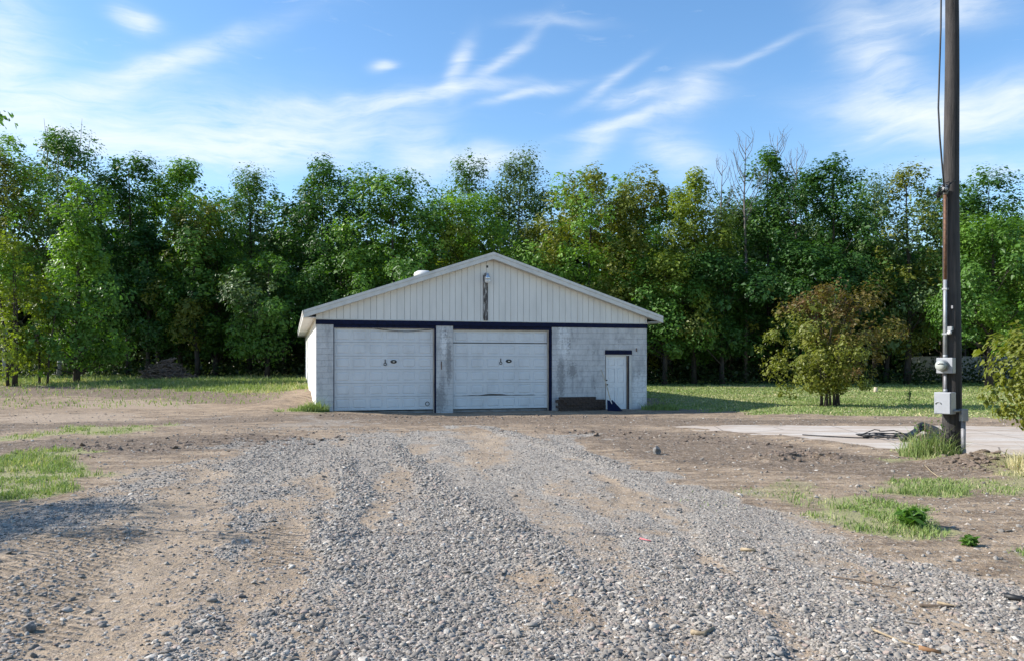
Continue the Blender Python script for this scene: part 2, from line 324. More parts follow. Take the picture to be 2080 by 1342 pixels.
def masks(X, Y):
    w = np.clip(Y * .06, .25, 1.8); n = edge(X, Y, 3, 3.0)
    def soft(poly, k=1.0): return  sstep(-.45, .45, poly_sd(poly, X, Y) / (w * k) + n)
    g = soft(GRAVEL, 1.3); sp = soft(SPARSE, 1.2)
    st = fbm((X + .12 * Y) * 1.5, Y * .22, 61, 4); grav = np.maximum(g * (1 - .85 * sp) * (1 - .6 * sstep(.5, .68, st)), sp * (.10 + .45 * sstep(.42, .62, st))); grav = np.maximum(grav, .42 * soft(FARBAND, 1.6))
    tan = np.maximum(.9 * sp, .5 * g)
    rut = np.zeros(X.shape)
    for pts, wd in TRACKS:
        t = (1 - sstep(wd * .4, wd * 1.5, line_d(pts, X, Y) + edge(X, Y, 9, .9))) * (.55 + .45 * sstep(.35, .6, fbm(X * 2.5, Y * 1.2, 10, 3))); grav = grav * (1 - .75 * t); tan = np.maximum(tan, t); rut = np.maximum(rut, t)
    rid = np.zeros(X.shape)
    for pts, wd in RIDGES:
        t = 1 - sstep(wd * .4, wd * 1.3, line_d(pts, X, Y) + edge(X, Y, 11, .35)); rid = np.maximum(rid, t * np.clip(Y / 9, .8, 1.2))
    grav = np.maximum(grav, rid * .95)
    patch = sstep(.48, .66, fbm(X * .9, Y * .45, 21, 4)); tan = np.maximum(tan, .8 * patch * g); grav = grav * (1 - .45 * patch * (1 - rid))
    gr = np.zeros(X.shape)
    for pts, a in GRASS: gr = np.maximum(gr, a * soft(pts, .75))
    for pts, a in ((LAWN_R, 1), (FIELD_L, .95), (GARAGE_TUFT, .9), (TUFT_R, .9), (ROUGH_L, .24)): gr = np.maximum(gr, a * soft(pts, .6))
    gr = np.clip(gr, 0, 1); dk = np.zeros(X.shape); pl = np.zeros(X.shape)
    for pts, a in DARK: dk = np.maximum(dk, a * soft(pts, .6))
    for pts, a in PALE: pl = np.maximum(pl, a * soft(pts, .6))
    tr = np.maximum(*[sstep(0, .25, poly_sd(t, X, Y) + edge(X, Y, 31, .5)) for t in TREAD])
    grav = grav * (1 - .6 * tr)
    slab = poly_sd(SLAB, X, Y)
    return dict(gravel=np.clip(grav, 0, 1), tan=tan, grass=gr, dark=dk, pale=pl, tread=tr, ridge=rid, slab=slab, rut=rut)
CLODS = PP([(1560, 935), (1620, 926), (1690, 932)])
def ground_z(X, Y, mk=None):
    X = np.asarray(X, float); Y = np.asarray(Y, float); mk = mk or masks(X, Y)
    left = sstep(28, 46, Y) * .60; right = sstep(31, 58, Y) * .33
    z = left + (right - left) * sstep(-7, 7, X)
    z = z - .13 * sstep(-6.5, -3, X) * (1 - sstep(6.5, 10, X)) * sstep(22, 26, Y) * (1 - sstep(32, 36, Y))
    near = 1 - sstep(26, 40, Y); cov = 1 - mk['grass'] * .4
    z = z + near * ((fbm(X * .5, Y * .5, 41, 3) - .5) * .06 + (fbm(X * 3.1, Y * 3.1, 43, 4) - .5) * .035 * cov + (np.abs(fbm(X * 7, Y * 7, 47, 3) - .5)) * .05 * mk['dark'])
    z = z - mk['rut'] * .02 + mk['ridge'] * .012 + mk['gravel'] * .012 - mk['tread'] * .01
    z = z + .11 * np.exp(-(line_d(CLODS, X, Y) / .35) ** 2) * (.4 + 1.1 * fbm(X * 4, Y * 4, 51, 3))
    mx, my = P(1985, 940); mx, my = mx + .1, my; z = z + .15 * np.exp(-(((X - mx) / .75) ** 2 + ((Y - my) / .45) ** 2)) * (.5 + fbm(X * 5, Y * 5, 53, 3))
    bx, by = P(540, 800, .2); z = z + .25 * np.exp(-(((X + 8.6) / .8) ** 2 + ((Y - 33) / 5) ** 2))
    s = mk['slab']; z = np.where(s > -.3, z * (1 - sstep(-.3, .1, s)) + (.05 * (fbm(X * .9, Y * 2.3, 57, 4) - .28) * 2) * sstep(-.3, .1, s) * (1 - sstep(.1, 1.1, s)) - .07 * sstep(.15, 1.3, s), z)
    return z
def gz(x, y): return float(ground_z(np.array([x]), np.array([y]))[0])
def build_ground():
    ys = np.concatenate([np.linspace(-30, 2.5, 14), np.geomspace(2.7, 34, 460), np.geomspace(34.4, 70, 60), np.geomspace(75, 3000, 16)])
    t = np.linspace(-1, 1, 421); t = np.sign(t) * (.62 * np.abs(t) + .38 * np.abs(t) ** 3)
    wid = np.maximum(9, .85 * np.abs(ys) + 5); wid[ys > 72] *= 2.2
    Y = np.repeat(ys[:, None], 421, 1); X = t[None, :] * wid[:, None]
    mk = masks(X, Y); Z = ground_z(X, Y, mk)
    V = np.stack([X, Y, Z], -1).reshape(-1, 3); n, m_ = X.shape
    i = (np.arange(n - 1)[:, None] * m_ + np.arange(m_ - 1)[None, :]).ravel()
    Fc = np.stack([i, i + 1, i + m_ + 1, i + m_], 1)
    at_ = {k: ('POINT', mk[k].ravel()) for k in ('gravel', 'tan', 'grass', 'dark', 'pale', 'tread')}
    me = mesh_np('ground', V, Fc, True, at_)
    m2, nt, b = mat_new('ground_soil'); T = NT(nt); g = nt.nodes.new('ShaderNodeNewGeometry').outputs['Position']
    A = {k: T.attr(k) for k in at_}
    n1 = T.noise(g, 1.1, 6, .6); n2 = T.noise(g, 6.5, 6, .65); n3 = T.noise(g, 34, 4, .7); n4 = T.noise(T.mapping(g, (.5, 1.6, 1)), 2.0, 6, .65)
    brown = T.mix(T.ramp(n2, .32, .68), (.285, .208, .135), (.15, .107, .072)); brown = T.mix(T.ramp(n4, .44, .62), brown, (.38, .285, .192)); brown = T.mix(T.math('MULTIPLY', T.ramp(T.noise(T.mapping(g, (.35, 1.3, 1)), 1.1, 7, .7), .52, .66), .75), brown, (.125, .092, .064)); brown = T.mix(T.math('MULTIPLY', T.ramp(n3, .52, .68), .6), brown, (.13, .098, .076))
    tan = T.mix(T.ramp(n1, .35, .65), (.405, .312, .218), (.32, .245, .17)); tan = T.mix(T.math('MULTIPLY', T.ramp(n3, .48, .68), .6), tan, (.20, .15, .115))
    col = T.mix(A['tan'], brown, tan); col = T.mix(A['pale'], col, (.37, .285, .205))
    dk = T.mix(T.ramp(n3, .35, .65), (.078, .057, .041), (.165, .12, .084)); col = T.mix(T.math('MULTIPLY', A['dark'], T.ramp(n2, .22, .55)), col, dk)
    # fine crushed stone between the loose pebbles
    v1 = T.voro(g, 60, 'Color'); vd = T.voro(g, 60, 'Distance'); v2 = T.voro(g, 24, 'Color'); vd2 = T.voro(g, 24, 'Distance')
    sep = nt.nodes.new('ShaderNodeSeparateColor'); nt.links.new(v1, sep.inputs[0]); sep2 = nt.nodes.new('ShaderNodeSeparateColor'); nt.links.new(v2, sep2.inputs[0])
    fine = T.mix(sep.outputs[0], (.19, .165, .14), (.43, .39, .335)); fine = T.mix(T.math('MULTIPLY', T.ramp(sep2.outputs[0], .45, .6), .7), fine, T.mix(sep2.outputs[1], (.21, .187, .16), (.48, .44, .385)))
    crumb = T.mix(sep2.outputs[2], (.10, .075, .058), (.52, .43, .35)); col = T.mix(T.math('MULTIPLY', T.math('LESS_THAN', sep2.outputs[0], .30), .38), col, crumb); col = T.mix(T.math('MULTIPLY', T.math('LESS_THAN', sep.outputs[1], .28), .30), col, T.mix(sep.outputs[2], (.09, .07, .055), (.50, .44, .37)))
    gm = T.math('MULTIPLY', T.ramp(T.math('ADD', A['gravel'], T.math('MULTIPLY', T.math('SUBTRACT', n2, .5), .9)), .25, .6), .9)
    col = T.mix(gm, col, fine)
    soil = T.mix(n2, (.24, .25, .105), (.36, .33, .18)); col = T.mix(T.math('MULTIPLY', T.ramp(A['grass'], .2, 1.0), .85), col, soil)
    nt.links.new(col, b.inputs['Base Color']); b.inputs['Roughness'].default_value = .95; b.inputs['Specular IOR Level'].default_value = .15
    hgt = T.math('ADD', T.math('MULTIPLY', n2, .045), T.math('MULTIPLY', n3, .022))
    hgt = T.math('SUBTRACT', hgt, T.math('MULTIPLY', T.math('MULTIPLY', vd2, gm), .014)); hgt = T.math('SUBTRACT', hgt, T.math('MULTIPLY', T.math('MULTIPLY', vd, gm), .008))
    wv = nt.nodes.new('ShaderNodeTexWave'); wv.bands_direction = 'Y'; nt.links.new(T.mapping(g, rot=(0, 0, R(24))), wv.inputs['Vector']); wv.inputs['Scale'].default_value = 3.9; wv.inputs['Distortion'].default_value = 3.2; wv.inputs['Detail'].default_value = 3
    hgt = T.math('ADD', hgt, T.math('MULTIPLY', T.math('MULTIPLY', T.math('MULTIPLY', wv.outputs['Fac'], T.ramp(n2, .38, .6)), A['tread']), .05))
    nt.links.new(T.bump(hgt, 1.0, 1.0), b.inputs['Normal'])
    o = link('ground', me, m2); tag(o, kind='structure')
build_ground()
def build_slab():
    pts = np.array(SLAB); res = []
    for i in range(len(pts)):
        a, b_ = pts[i], pts[(i + 1) % len(pts)]; k = max(2, int(np.hypot(*(b_ - a)) / .25))
        for j in range(k):
            p = a + (b_ - a) * j / k; res.append((p[0] + .5 * (fbm(p[0] * 1.2, p[1] * 1.2, 5) - .5), p[1] + .5 * (fbm(p[0] * 1.2 + 9, p[1] * 1.2, 6) - .5)))
    mb = MB(); n = len(res); V = [(x, y, .004) for x, y in res] + [(x, y, -.15) for x, y in res]
    mb.add(V, [tuple(range(n)), tuple(range(2 * n - 1, n - 1, -1))] + [(i, i + n, (i + 1) % n + n, (i + 1) % n) for i in range(n)])
    m2, nt, b = mat_new('concrete'); T = NT(nt); g = T.coord(); n1 = T.noise(T.mapping(g, (.4, 1.3, 1)), .9, 7, .7); n2 = T.noise(g, 9, 5, .7)
    col = T.mix(T.ramp(n2, .3, .7), (.56, .51, .45), (.46, .42, .37)); col = T.mix(T.math('MULTIPLY', T.ramp(n1, .36, .58), .8), col, (.37, .285, .21))
    br = nt.nodes.new('ShaderNodeTexBrick'); nt.links.new(T.mapping(g, rot=(0, 0, R(6))), br.inputs['Vector']); br.inputs['Scale'].default_value = 1; br.inputs['Brick Width'].default_value = 3.0; br.inputs['Row Height'].default_value = 3.0; br.inputs['Mortar Size'].default_value = .018; br.offset = 0
    ce = T.voro(g, .38, 'Distance', 'DISTANCE_TO_EDGE'); crk = T.math('LESS_THAN', T.math('ADD', ce, T.math('MULTIPLY', n2, .012)), .012)
    col = T.mix(T.math('MULTIPLY', T.math('MAXIMUM', br.outputs['Fac'], crk), .75), col, (.12, .095, .075)); col = T.mix(T.math('MULTIPLY', T.ramp(T.noise(g, .9, 4), .6, .75), .4), col, (.22, .19, .165))
    nt.links.new(col, b.inputs['Base Color']); b.inputs['Roughness'].default_value = .9; nt.links.new(T.bump(n2, .4, .01), b.inputs['Normal'])
    tag(mb.obj('concrete_slab', m2), kind='structure')
build_slab()

# ------------------------------------------------------------------ the garage
gar = empty('garage', (G0[0], G0[1], 0), TH)
tag(gar, 'white painted block garage with pale gable siding and two overhead doors', 'garage')
W_, LEN, ZT = 12.137, 21.0, 3.065
RS, RZ = 6.10, 5.50; EL, ER = -.40, 12.66; EZ = 3.33            # ridge and eaves (top of roof)
def rz(s): return RZ - (RS - s) / (RS - EL) * (RZ - EZ) if s <= RS else RZ - (s - RS) / (ER - RS) * (RZ - EZ)
# walls
walls = []
for nm, a, b_, cut in (('pier', .004, .577, 0), ('pier', 4.094, 4.699, 0), ('front_wall', 8.365, W_ - .004, 1)):
    if cut: walls.append(MB().prism([(a, -.4), (10.456, -.4), (10.456, 2.072), (11.506, 2.072), (11.506, -.4), (b_, -.4), (b_, 2.90), (a, 2.90)], .008, .19).obj(nm, M['mortar'], gar))
    else: walls.append(MB().box(a, b_, .008, .19, -.4, 2.90).obj(nm, M['mortar'], gar))
cache = {}
def block(x0, x1, z0, dy, front):
    key = (round(x1 - x0, 3))
    if key not in cache:
        mb = MB(); w = x1 - x0 - .006; h = .194; e = .006
        mb.add([(0, 0.006, 0), (w, .006, 0), (w, .006, h), (0, .006, h), (e, 0, e), (w - e, 0, e), (w - e, 0, h - e), (e, 0, h - e), (0, .05, 0), (w, .05, 0), (w, .05, h), (0, .05, h)],
               [(4, 5, 6, 7), (0, 1, 5, 4), (1, 2, 6, 5), (2, 3, 7, 6), (3, 0, 4, 7), (0, 8, 9, 1), (1, 9, 10, 2), (2, 10, 11, 3), (3, 11, 8, 0)])
        me = mb.mesh('block'); me.materials.append(M['block']); cache[key] = me
    link('block', cache[key], None, front, (x0 + .003, dy, z0 + .003))
rb = random.Random(3)
for c in range(16):
    z0 = -.3 + .2 * c; odd = c % 2
    for wi, (a, b_) in enumerate(((0, .577), (4.094, 4.699), (8.365, W_))):
        edges = [a]; x = a + (.2 if odd else .4)
        while x < b_ - .08: edges.append(x); x += .4
        edges.append(b_)
        for x0, x1 in zip(edges[:-1], edges[1:]):
            segs = [(x0, x1)]
            if z0 < 2.05 and x1 > 10.456 and x0 < 11.506:
                segs = [(p, q) for p, q in ((x0, min(x1, 10.456)), (max(x0, 11.506), x1)) if q - p > .03]
            for p, q in segs: block(p, q, z0, rb.uniform(-.002, .002), walls[wi])
MB().box(.0, .19, .19, LEN, -.5, 3.2).obj('side_wall', M['side'], gar)
MB().box(W_ - .19, W_, .19, LEN, -.5, 3.2).obj('side_wall', M['side'], gar)
MB().box(.19, W_ - .19, LEN - .19, LEN, -.5, 3.2).obj('back_wall', M['side'], gar)
MB().prism([(.0, 3.2), (W_, 3.2), (RS, RZ - .22)], LEN - .1, LEN).obj('back_gable', M['siding'], gar)
MB().box(.6, 8.36, .20, 6, -.30, -.06).obj('floor', M['mortar'], gar)
# navy beam over the front, jambs and lintel
bm_ = MB().box(-.005, W_ + .01, -.022, .19, 2.902, ZT); bm_.obj('beam', M['navy'], gar)
MB().box(.58, 4.092, .03, .17, 2.80, 2.90).obj('door_header', M['navy'], gar)
MB().box(4.70, 8.363, .03, .17, 2.785, 2.90).obj('door_header', M['navy'], gar)
MB().box(4.035, 4.092, -.006, .16, -.3, 2.80).obj('door_jamb', M['navy'], gar)
MB().box(8.275, 8.363, -.006, .16, -.3, 2.785).obj('door_jamb', M['navy'], gar)
MB().box(.579, .60, .02, .16, -.3, 2.80).obj('door_jamb', M['navy'], gar)
# gable siding: every board a piece
gs = MB().prism([(0, ZT), (W_, ZT), (W_, rz(W_) - .24), (RS, RZ - .24), (0, rz(0) - .24)], .012, .10).obj('gable_siding', M['dark_gap'], gar)
x = 0.0; k = 0
while x < W_ - .02:
    w = (.228, .205, .25, .228, .22, .262, .2)[k % 7]; x1 = min(x + w, W_); g_ = .005
    top = lambda s: rz(s) - .235
    pts = [(x + g_, ZT + .004), (x1 - g_, ZT + .004), (x1 - g_, top(x1 - g_))]
    if x < RS < x1: pts.append((RS, top(RS)))
    pts.append((x + g_, top(x + g_)))
    if pts[2][1] > ZT + .02: MB().prism(pts, -.012 + rb.uniform(-.002, .002), .011).obj('siding_board', M['siding'], gs)
    x = x1; k += 1
MB().box(-.02, W_ + .02, -.028, .0, ZT - .008, ZT + .022).obj('drip_edge', M['white_trim'], gar)
# roof: two slopes, rake boards, soffit, fascia, vent
roof = MB()
OV = -.28
roof.prism([(EL, EZ), (RS, RZ), (RS, RZ - .06), (EL, EZ - .06)], OV, LEN + .3); roof.prism([(RS, RZ), (ER, EZ), (ER, EZ - .06), (RS, RZ - .06)], OV, LEN + .3)
roof = roof.obj('roof', simple('roof_metal', (.50, .50, .48), .45, .2, var=.08), gar)
def rake(name, t0, t1, y0, y1):
    MB().prism([(EL - .005, EZ - t0), (RS, RZ - t0), (RS, RZ - t1), (EL - .005, EZ - t1)], y0, y1).obj(name, M['white_trim'], roof)
    MB().prism([(RS + .001, RZ - t0), (ER + .005, EZ - t0), (ER + .005, EZ - t1), (RS + .001, RZ - t1)], y0, y1).obj(name, M['white_trim'], roof)
rake('rake_cap', -.012, .085, OV - .035, OV - .002); rake('rake_board', .088, .235, OV - .018, OV + .02)
MB().prism([(EL + .03, EZ - .215), (RS, RZ - .215), (ER - .03, EZ - .215), (ER - .03, EZ - .23), (RS, RZ - .23), (EL + .03, EZ - .23)], OV + .021, .0).obj('rake_soffit', M['white_trim'], roof)
MB().box(EL - .02, EL + .015, OV + .022, LEN + .3, EZ - .24, EZ - .065).obj('fascia', M['white_trim'], roof)
MB().box(EL - .045, EL - .021, OV + .0, LEN + .3, EZ - .10, EZ + .004).obj('drip_trim', M['white_trim'], roof)
MB().box(ER - .015, ER + .02, OV + .022, LEN + .3, EZ - .24, EZ - .065).obj('fascia', M['white_trim'], roof)
MB().box(EL + .016, -.001, OV + .022, LEN + .3, EZ - .225, EZ - .205).obj('soffit', M['white_trim'], roof)
MB().box(W_ + .001, ER - .016, OV + .022, LEN + .3, EZ - .225, EZ - .205).obj('soffit', M['white_trim'], roof)
vm_ = Matrix.Translation((4.12, 3.0, rz(4.12) - .10))
MB().lathe([(.16, 0), (.16, .20), (.36, .20), (.37, .24), (.34, .33), (.22, .40), (.05, .42)], 20, vm_).obj('roof_vent', M['white_trim'], roof, True)
# small vent hole under the ridge and the weathered board below the lamp
MB().box(5.90, 5.97, -.016, -.012, 4.98, 5.06).obj('vent_hole', M['iron'], gs)
def weathered():
    m_, nt, b = mat_new('weathered_board'); t = NT(nt); co = t.coord(); n = t.noise(t.mapping(co, (9, 1, .9)), 3, 6, .7)
    nt.links.new(t.mix(t.ramp(n, .50, .62), (.055, .048, .046), (.46, .45, .43)), b.inputs['Base Color']); b.inputs['Roughness'].default_value = .85; return m_
tag(MB().box(5.785, 5.955, -.045, -.0145, 3.10, 4.72).obj('conduit_board', weathered(), gar), 'weathered board with paint peeling to dark wood')
# overhead doors
pan = {}
def door_panel_mesh(w, h):
    mb = MB(); e = .018; d = .012; e2 = .05
    V = [(0, 0, 0), (w, 0, 0), (w, 0, h), (0, 0, h), (e, d, e), (w - e, d, e), (w - e, d, h - e), (e, d, h - e), (e2, -.004, e2), (w - e2, -.004, e2), (w - e2, -.004, h - e2), (e2, -.004, h - e2)]
    mb.add(V, [(0, 1, 5, 4), (1, 2, 6, 5), (2, 3, 7, 6), (3, 0, 4, 7), (4, 5, 9, 8), (5, 6, 10, 9), (6, 7, 11, 10), (7, 4, 8, 11), (8, 9, 10, 11)]); me = mb.mesh('door_panel'); me.materials.append(M['door']); return me
def overhead(x0, x1, z0, z1, right):
    d = MB().box(x0, x1, .15, .165, z0, z1).obj('garage_door', M['dark_gap'], gar)
    n = 6; sh = (z1 - z0) / n; cw = (x1 - x0) / 6; pw, ph = cw * .80, sh * .70; pm = door_panel_mesh(pw, ph)
    for r in range(n):
        a = z0 + r * sh + .004; b_ = z0 + (r + 1) * sh - .004; y = .10
        if right and r == 5: y = .125; a += .03
        if right and r == 1:                                          # bent lower edge leaves a dark slit
            lo = [(x0 + (x1 - x0) * t_, a + .055 * max(0, 1 - abs(t_ - .42) / .18) + .016 * (1 if .1 < t_ < .85 else 0) + .006 * math.sin(t_ * 40)) for t_ in np.linspace(0, 1, 40)]
        else: lo = [(x0, a), (x1, a)]
        # stiles and rails around six openings, each opening closed by its panel
        sec = MB(); zc = (z0 + r * sh) + sh * .5; q0, q1 = zc - ph / 2, zc + ph / 2
        sec.prism(lo + [(x1, q0), (x0, q0)], y, y + .045); sec.prism([(x0, q1), (x1, q1), (x1, b_), (x0, b_)], y, y + .045)
        xs = [x0] + [v for c in range(6) for v in (x0 + c * cw + (cw - pw) / 2, x0 + c * cw + (cw + pw) / 2)] + [x1]
        for c in range(7): sec.box(xs[2 * c], xs[2 * c + 1], y, y + .045, q0, q1)
        sec.obj('door_section', M['door'], d)
        for c in range(6): link('door_panel', pm, None, d, (x0 + c * cw + (cw - pw) / 2, y, q0))
    return d
dl = overhead(.603, 4.005, -.02, 2.778, False); dr = overhead(4.72, 8.222, -.03, 2.765, True)
def oval(s, z, parent):
    mm = Matrix.Translation((s, .098, z)) @ Matrix.Rotation(R(90), 4, 'X') @ Matrix.Diagonal((1.5, .85, 1, 1))
    MB().lathe([(.075, 0), (.075, .012), (.055, .022), (.02, .024)], 18, mm).obj('lock_plate', M['iron'], parent, True)
    MB().box(s - .03, s + .03, .055, .075, z - .012, z + .012).obj('lock_handle', M['steel'], parent)
def ring(s, z, r, parent, name='pull_ring', t=.011):
    pts = [(s + r * math.cos(a), .088, z + r * math.sin(a)) for a in np.linspace(0, 2 * math.pi, 19)]
    MB().tube(pts, t, 6, False).obj(name, M['iron'], parent, True)
for d, s1, s2, z1, z2 in ((dl, 2.33, 2.62, 1.60, 1.65), (dr, 6.46, 6.76, 1.64, 1.67)):
    oval(s2, z2, d); ring(s1, z1 - .04, .045, d)
    MB().box(s1 - .014, s1 + .014, .082, .099, z1 + .015, z1 + .13).obj('latch_bar', M['iron'], d)
ring(3.80, .18, .068, dl, 'rope_ring', .012)
for x, z1 in ((4.006, 2.79), (8.224, 2.775)): MB().box(x, x + .028, .03, .15, -.2, z1).obj('door_stop', M['jamb_wood'], gar)
for a, b_, z in ((.60, 4.03, 2.779), (4.70, 8.27, 2.766)): MB().box(a, b_, .04, .10, z, z + .018).obj('weather_strip', M['jamb_wood'], gar)
pts = [(.62 + 3.4 * t_, .05, 2.80 - .012 - (.09 * math.sin(math.pi * min(1, max(0, (t_ - .38) / .62))))) for t_ in np.linspace(0, 1, 24)]
MB().tube(pts, .011, 6).obj('drooping_cord', M['black_rubber'], gar, True)
# walk-in door
MB().box(10.44, 11.52, -.024, .15, 1.915, 2.07).obj('lintel', M['navy'], gar)
MB().box(10.458, 11.47, -.006, .12, 1.878, 1.914).obj('head_trim', M['white_trim'], gar)
MB().box(11.335, 11.385, .01, .16, -.3, 1.877).obj('door_frame', M['brown_wood'], gar)
MB().box(11.386, 11.415, -.002, .14, -.3, 1.877).obj('door_frame', M['navy'], gar)
MB().box(11.416, 11.504, -.010, .14, -.3, 1.914).obj('door_frame', M['white_trim'], gar)
MB().box(10.457, 10.486, .03, .14, -.3, 1.877).obj('door_frame', M['brown_wood'], gar)
M['entry'] = simple('entry_paint', (.74, .75, .76), .45, var=.05)
ed = MB().box(10.494, 11.333, .095, .12, -.155, 1.875).obj('entry_door', M['entry'], gar)
sec = MB(); cols = [(10.494, 10.60), (10.865, 10.96), (11.225, 11.333)]; rows = [(-.155, .06), (.72, .86), (1.40, 1.50), (1.76, 1.875)]
for a, b_ in cols: sec.box(a, b_, .07, .094, -.155, 1.875)
for a, b_ in rows:
    for p, q in ((10.60, 10.865), (10.96, 11.225)): sec.box(p, q, .07, .094, a, b_)
sec.obj('stiles', M['entry'], ed)
def entry_panel(w, h):
    mb = MB(); mb.add([(0, .01, 0), (w, .01, 0), (w, .01, h), (0, .01, h), (.03, -.008, .03), (w - .03, -.008, .03), (w - .03, -.008, h - .03), (.03, -.008, h - .03)], [(0, 1, 5, 4), (1, 2, 6, 5), (2, 3, 7, 6), (3, 0, 4, 7), (4, 5, 6, 7)]); me = mb.mesh('door_panel'); me.materials.append(M['entry']); return me
for a, b_ in ((.06, .72), (.86, 1.40), (1.50, 1.76)):
    for p in (10.60, 10.96): link('door_panel', entry_panel(.265, b_ - a), None, ed, (p, .082, a))
MB().lathe([(.028, 0), (.028, .01), (.012, .012), (.012, .04), (.03, .05), (.03, .07), (.012, .08)], 12, Matrix.Translation((10.535, .07, .80)) @ Matrix.Rotation(R(90), 4, 'X')).obj('knob', M['iron'], ed, True)
MB().lathe([(.026, 0), (.026, .014), (.008, .018)], 12, Matrix.Translation((10.535, .07, .96)) @ Matrix.Rotation(R(90), 4, 'X')).obj('dead_bolt', M['iron'], ed, True)
MB().box(11.69, 11.705, -.05, .0, 2.02, 2.16).obj('wall_bracket', M['rust_pipe'], gar)
MB().box(4.27, 4.29, -.03, .0, 1.38, 1.66).obj('rusty_hook', M['rust_pipe'], gar)
def glocal(s, y, z): return Vector((G0[0] + s * math.cos(TH) - y * math.sin(TH), G0[1] + s * math.sin(TH) + y * math.cos(TH), z))
# yard lamp on the gable
lp = empty('barn_light', glocal(5.87, -.03, 4.72), TH); tag(lp, 'silver barn light with a hood hanging high on the gable', 'lamp')
MB().tube([(0, 0, 0), (0, -.06, .06), (0, -.16, .07), (0, -.22, .02)], .018, 8).obj('arm', M['steel'], lp, True)
MB().lathe([(.03, .03), (.055, .02), (.065, -.05), (.10, -.09), (.115, -.17), (.108, -.175), (.09, -.1), (.03, -.02)], 18, Matrix.Translation((.02, -.22, 0))).obj('hood', M['steel'], lp, True)
gl, nt, b = mat_new('lamp_glass'); b.inputs['Base Color'].default_value = (.75, .76, .76, 1); b.inputs['Roughness'].default_value = .25; b.inputs['Transmission Weight'].default_value = .3
MB().lathe([(.02, -.10), (.098, -.175), (.095, -.26), (.07, -.30), (.01, -.31)], 18, Matrix.Translation((.02, -.22, 0))).obj('lens', gl, lp, True)
MB().box(-.05, .05, -.015, .0, -.06, .06).obj('mount_plate', M['galv'], lp)
# brick stack and shovel against the wall
bs = empty('brick_stack', glocal(9.45, -.2, -.17), TH); tag(bs, 'low stack of dark brown bricks against the wall beside the entry door', 'brick stack')
bmsh = {}
for c in range(6):
    x = -.87 + (.0 if c % 2 else -.11); xe = .86 if c < 5 else .48
    while x < xe:
        L_ = .235; w = min(L_, xe + .04 - x)
        if w > .08:
            key = round(w, 2)
            if key not in bmsh:
                mb = MB(); mb.box(0, w - .008, -.11, .11, 0, .094); bmsh[key] = mb.mesh('brick'); bmsh[key].materials.append(M['brick'])
            o = link('brick', bmsh[key], None, bs, (x, rb.uniform(-.035, .02), -.06 + c * .1)); o.rotation_euler = (0, 0, R(rb.uniform(-2, 2)))
        x += L_
sh = empty('scoop_shovel', glocal(10.33, -.55, -.16), TH); tag(sh, 'dark blue scoop shovel with long pale handle leaning beside the entry door', 'shovel')
MB().tube([(.06, -.10, .42), (-.02, .10, .98), (-.10, .40, 1.52)], .017, 8).obj('handle', M['pale_wood'], sh, True)
bl = MB()
gridv = []; nx, nzz = 9, 7
for j in range(nzz):
    for i in range(nx):
        a = i / (nx - 1) * 2 - 1; tt = j / (nzz - 1); wd = .10 + .20 * tt
        gridv.append((.06 + a * wd + .13 * tt, -.10 - .20 * tt + .07 * a * a, .40 - .40 * tt + .02 * a * a))
F1 = [(j * nx + i, j * nx + i + 1, (j + 1) * nx + i + 1, (j + 1) * nx + i) for j in range(nzz - 1) for i in range(nx - 1)]
bl.add(gridv, F1); bo = bl.obj('blade', M['navy'], sh, True); sm = bo.modifiers.new('thick', 'SOLIDIFY'); sm.thickness = .006
MB().tube([(.06, -.115, .40), (.09, -.175, .28)], [.022, .014], 8).obj('socket', M['white_trim'], sh, True)

# ------------------------------------------------------------------ utility pole with meter
PX, PY = P(1933, 925); pz = gz(PX, PY)
up = empty('utility_pole', (PX, PY, pz)); tag(up, 'tall weathered wooden utility pole carrying an electric meter and conduit', 'utility pole')
pts = [(0.01 * math.sin(z * 1.1), 0, z) for z in np.linspace(-.4, 11.5, 26)]
MB().tube(pts, [.158 - .0066 * max(0, z) for z in np.linspace(-.4, 11.5, 26)], 20).obj('pole', M['pole'], up, True)
n_ = Vector((-.80, -.60, 0)); t_ = Vector((.60, -.80, 0)) * 1
BM = Matrix((( .60, .80, 0, 0), (-.80, .60, 0, 0), (0, 0, 1, 0), (0, 0, 0, 1)))      # local x = along the box front, local y = into the pole
def onpole(off, dep, z): return BM @ Vector((off, dep, 0)) + Vector((0, 0, z))
def pbox(name, w, d, z0, z1, mat, off=0, gap=.0, parent=None, bevel=.006):
    mb = MB(); mb.box(-w / 2 + off, w / 2 + off, -.15 - d - gap, -.145 - gap, z0, z1, BM); return mb.obj(name, mat, parent or up, bevel=bevel)
zc = lambda v: H + (HOR - v) / F_PX * PY - pz
mbx = pbox('meter_box', .27, .12, zc(757), zc(726), M['box_grey'])
mm = BM @ Matrix.Translation((-.02, -.27, (zc(757) + zc(726)) / 2)) @ Matrix.Rotation(R(90), 4, 'X')
MB().lathe([(.10, 0), (.10, .03), (.092, .035), (.092, .04)], 24, mm).obj('meter_ring', M['galv'], mbx, True)
gm_, nt, b = mat_new('meter_glass'); b.inputs['Base Color'].default_value = (.36, .38, .35, 1); b.inputs['Roughness'].default_value = .12; b.inputs['Specular IOR Level'].default_value = .8
MB().lathe([(.09, .03), (.09, .10), (.078, .125), (.04, .138), (.01, .14)], 24, mm).obj('meter_dome', gm_, mbx, True)
MB().box(-.045, .045, -.27 - .142, -.27 - .132, (zc(741)) + .015, zc(741) + .035, BM).obj('meter_display', M['iron'], mbx)
db = pbox('disconnect_box', .28, .19, zc(838.6), zc(795), M['box_grey'])
pbox('box_door', .262, .012, zc(838.6) + .012, zc(795) - .012, M['box_grey'], 0, .192, db, .003)
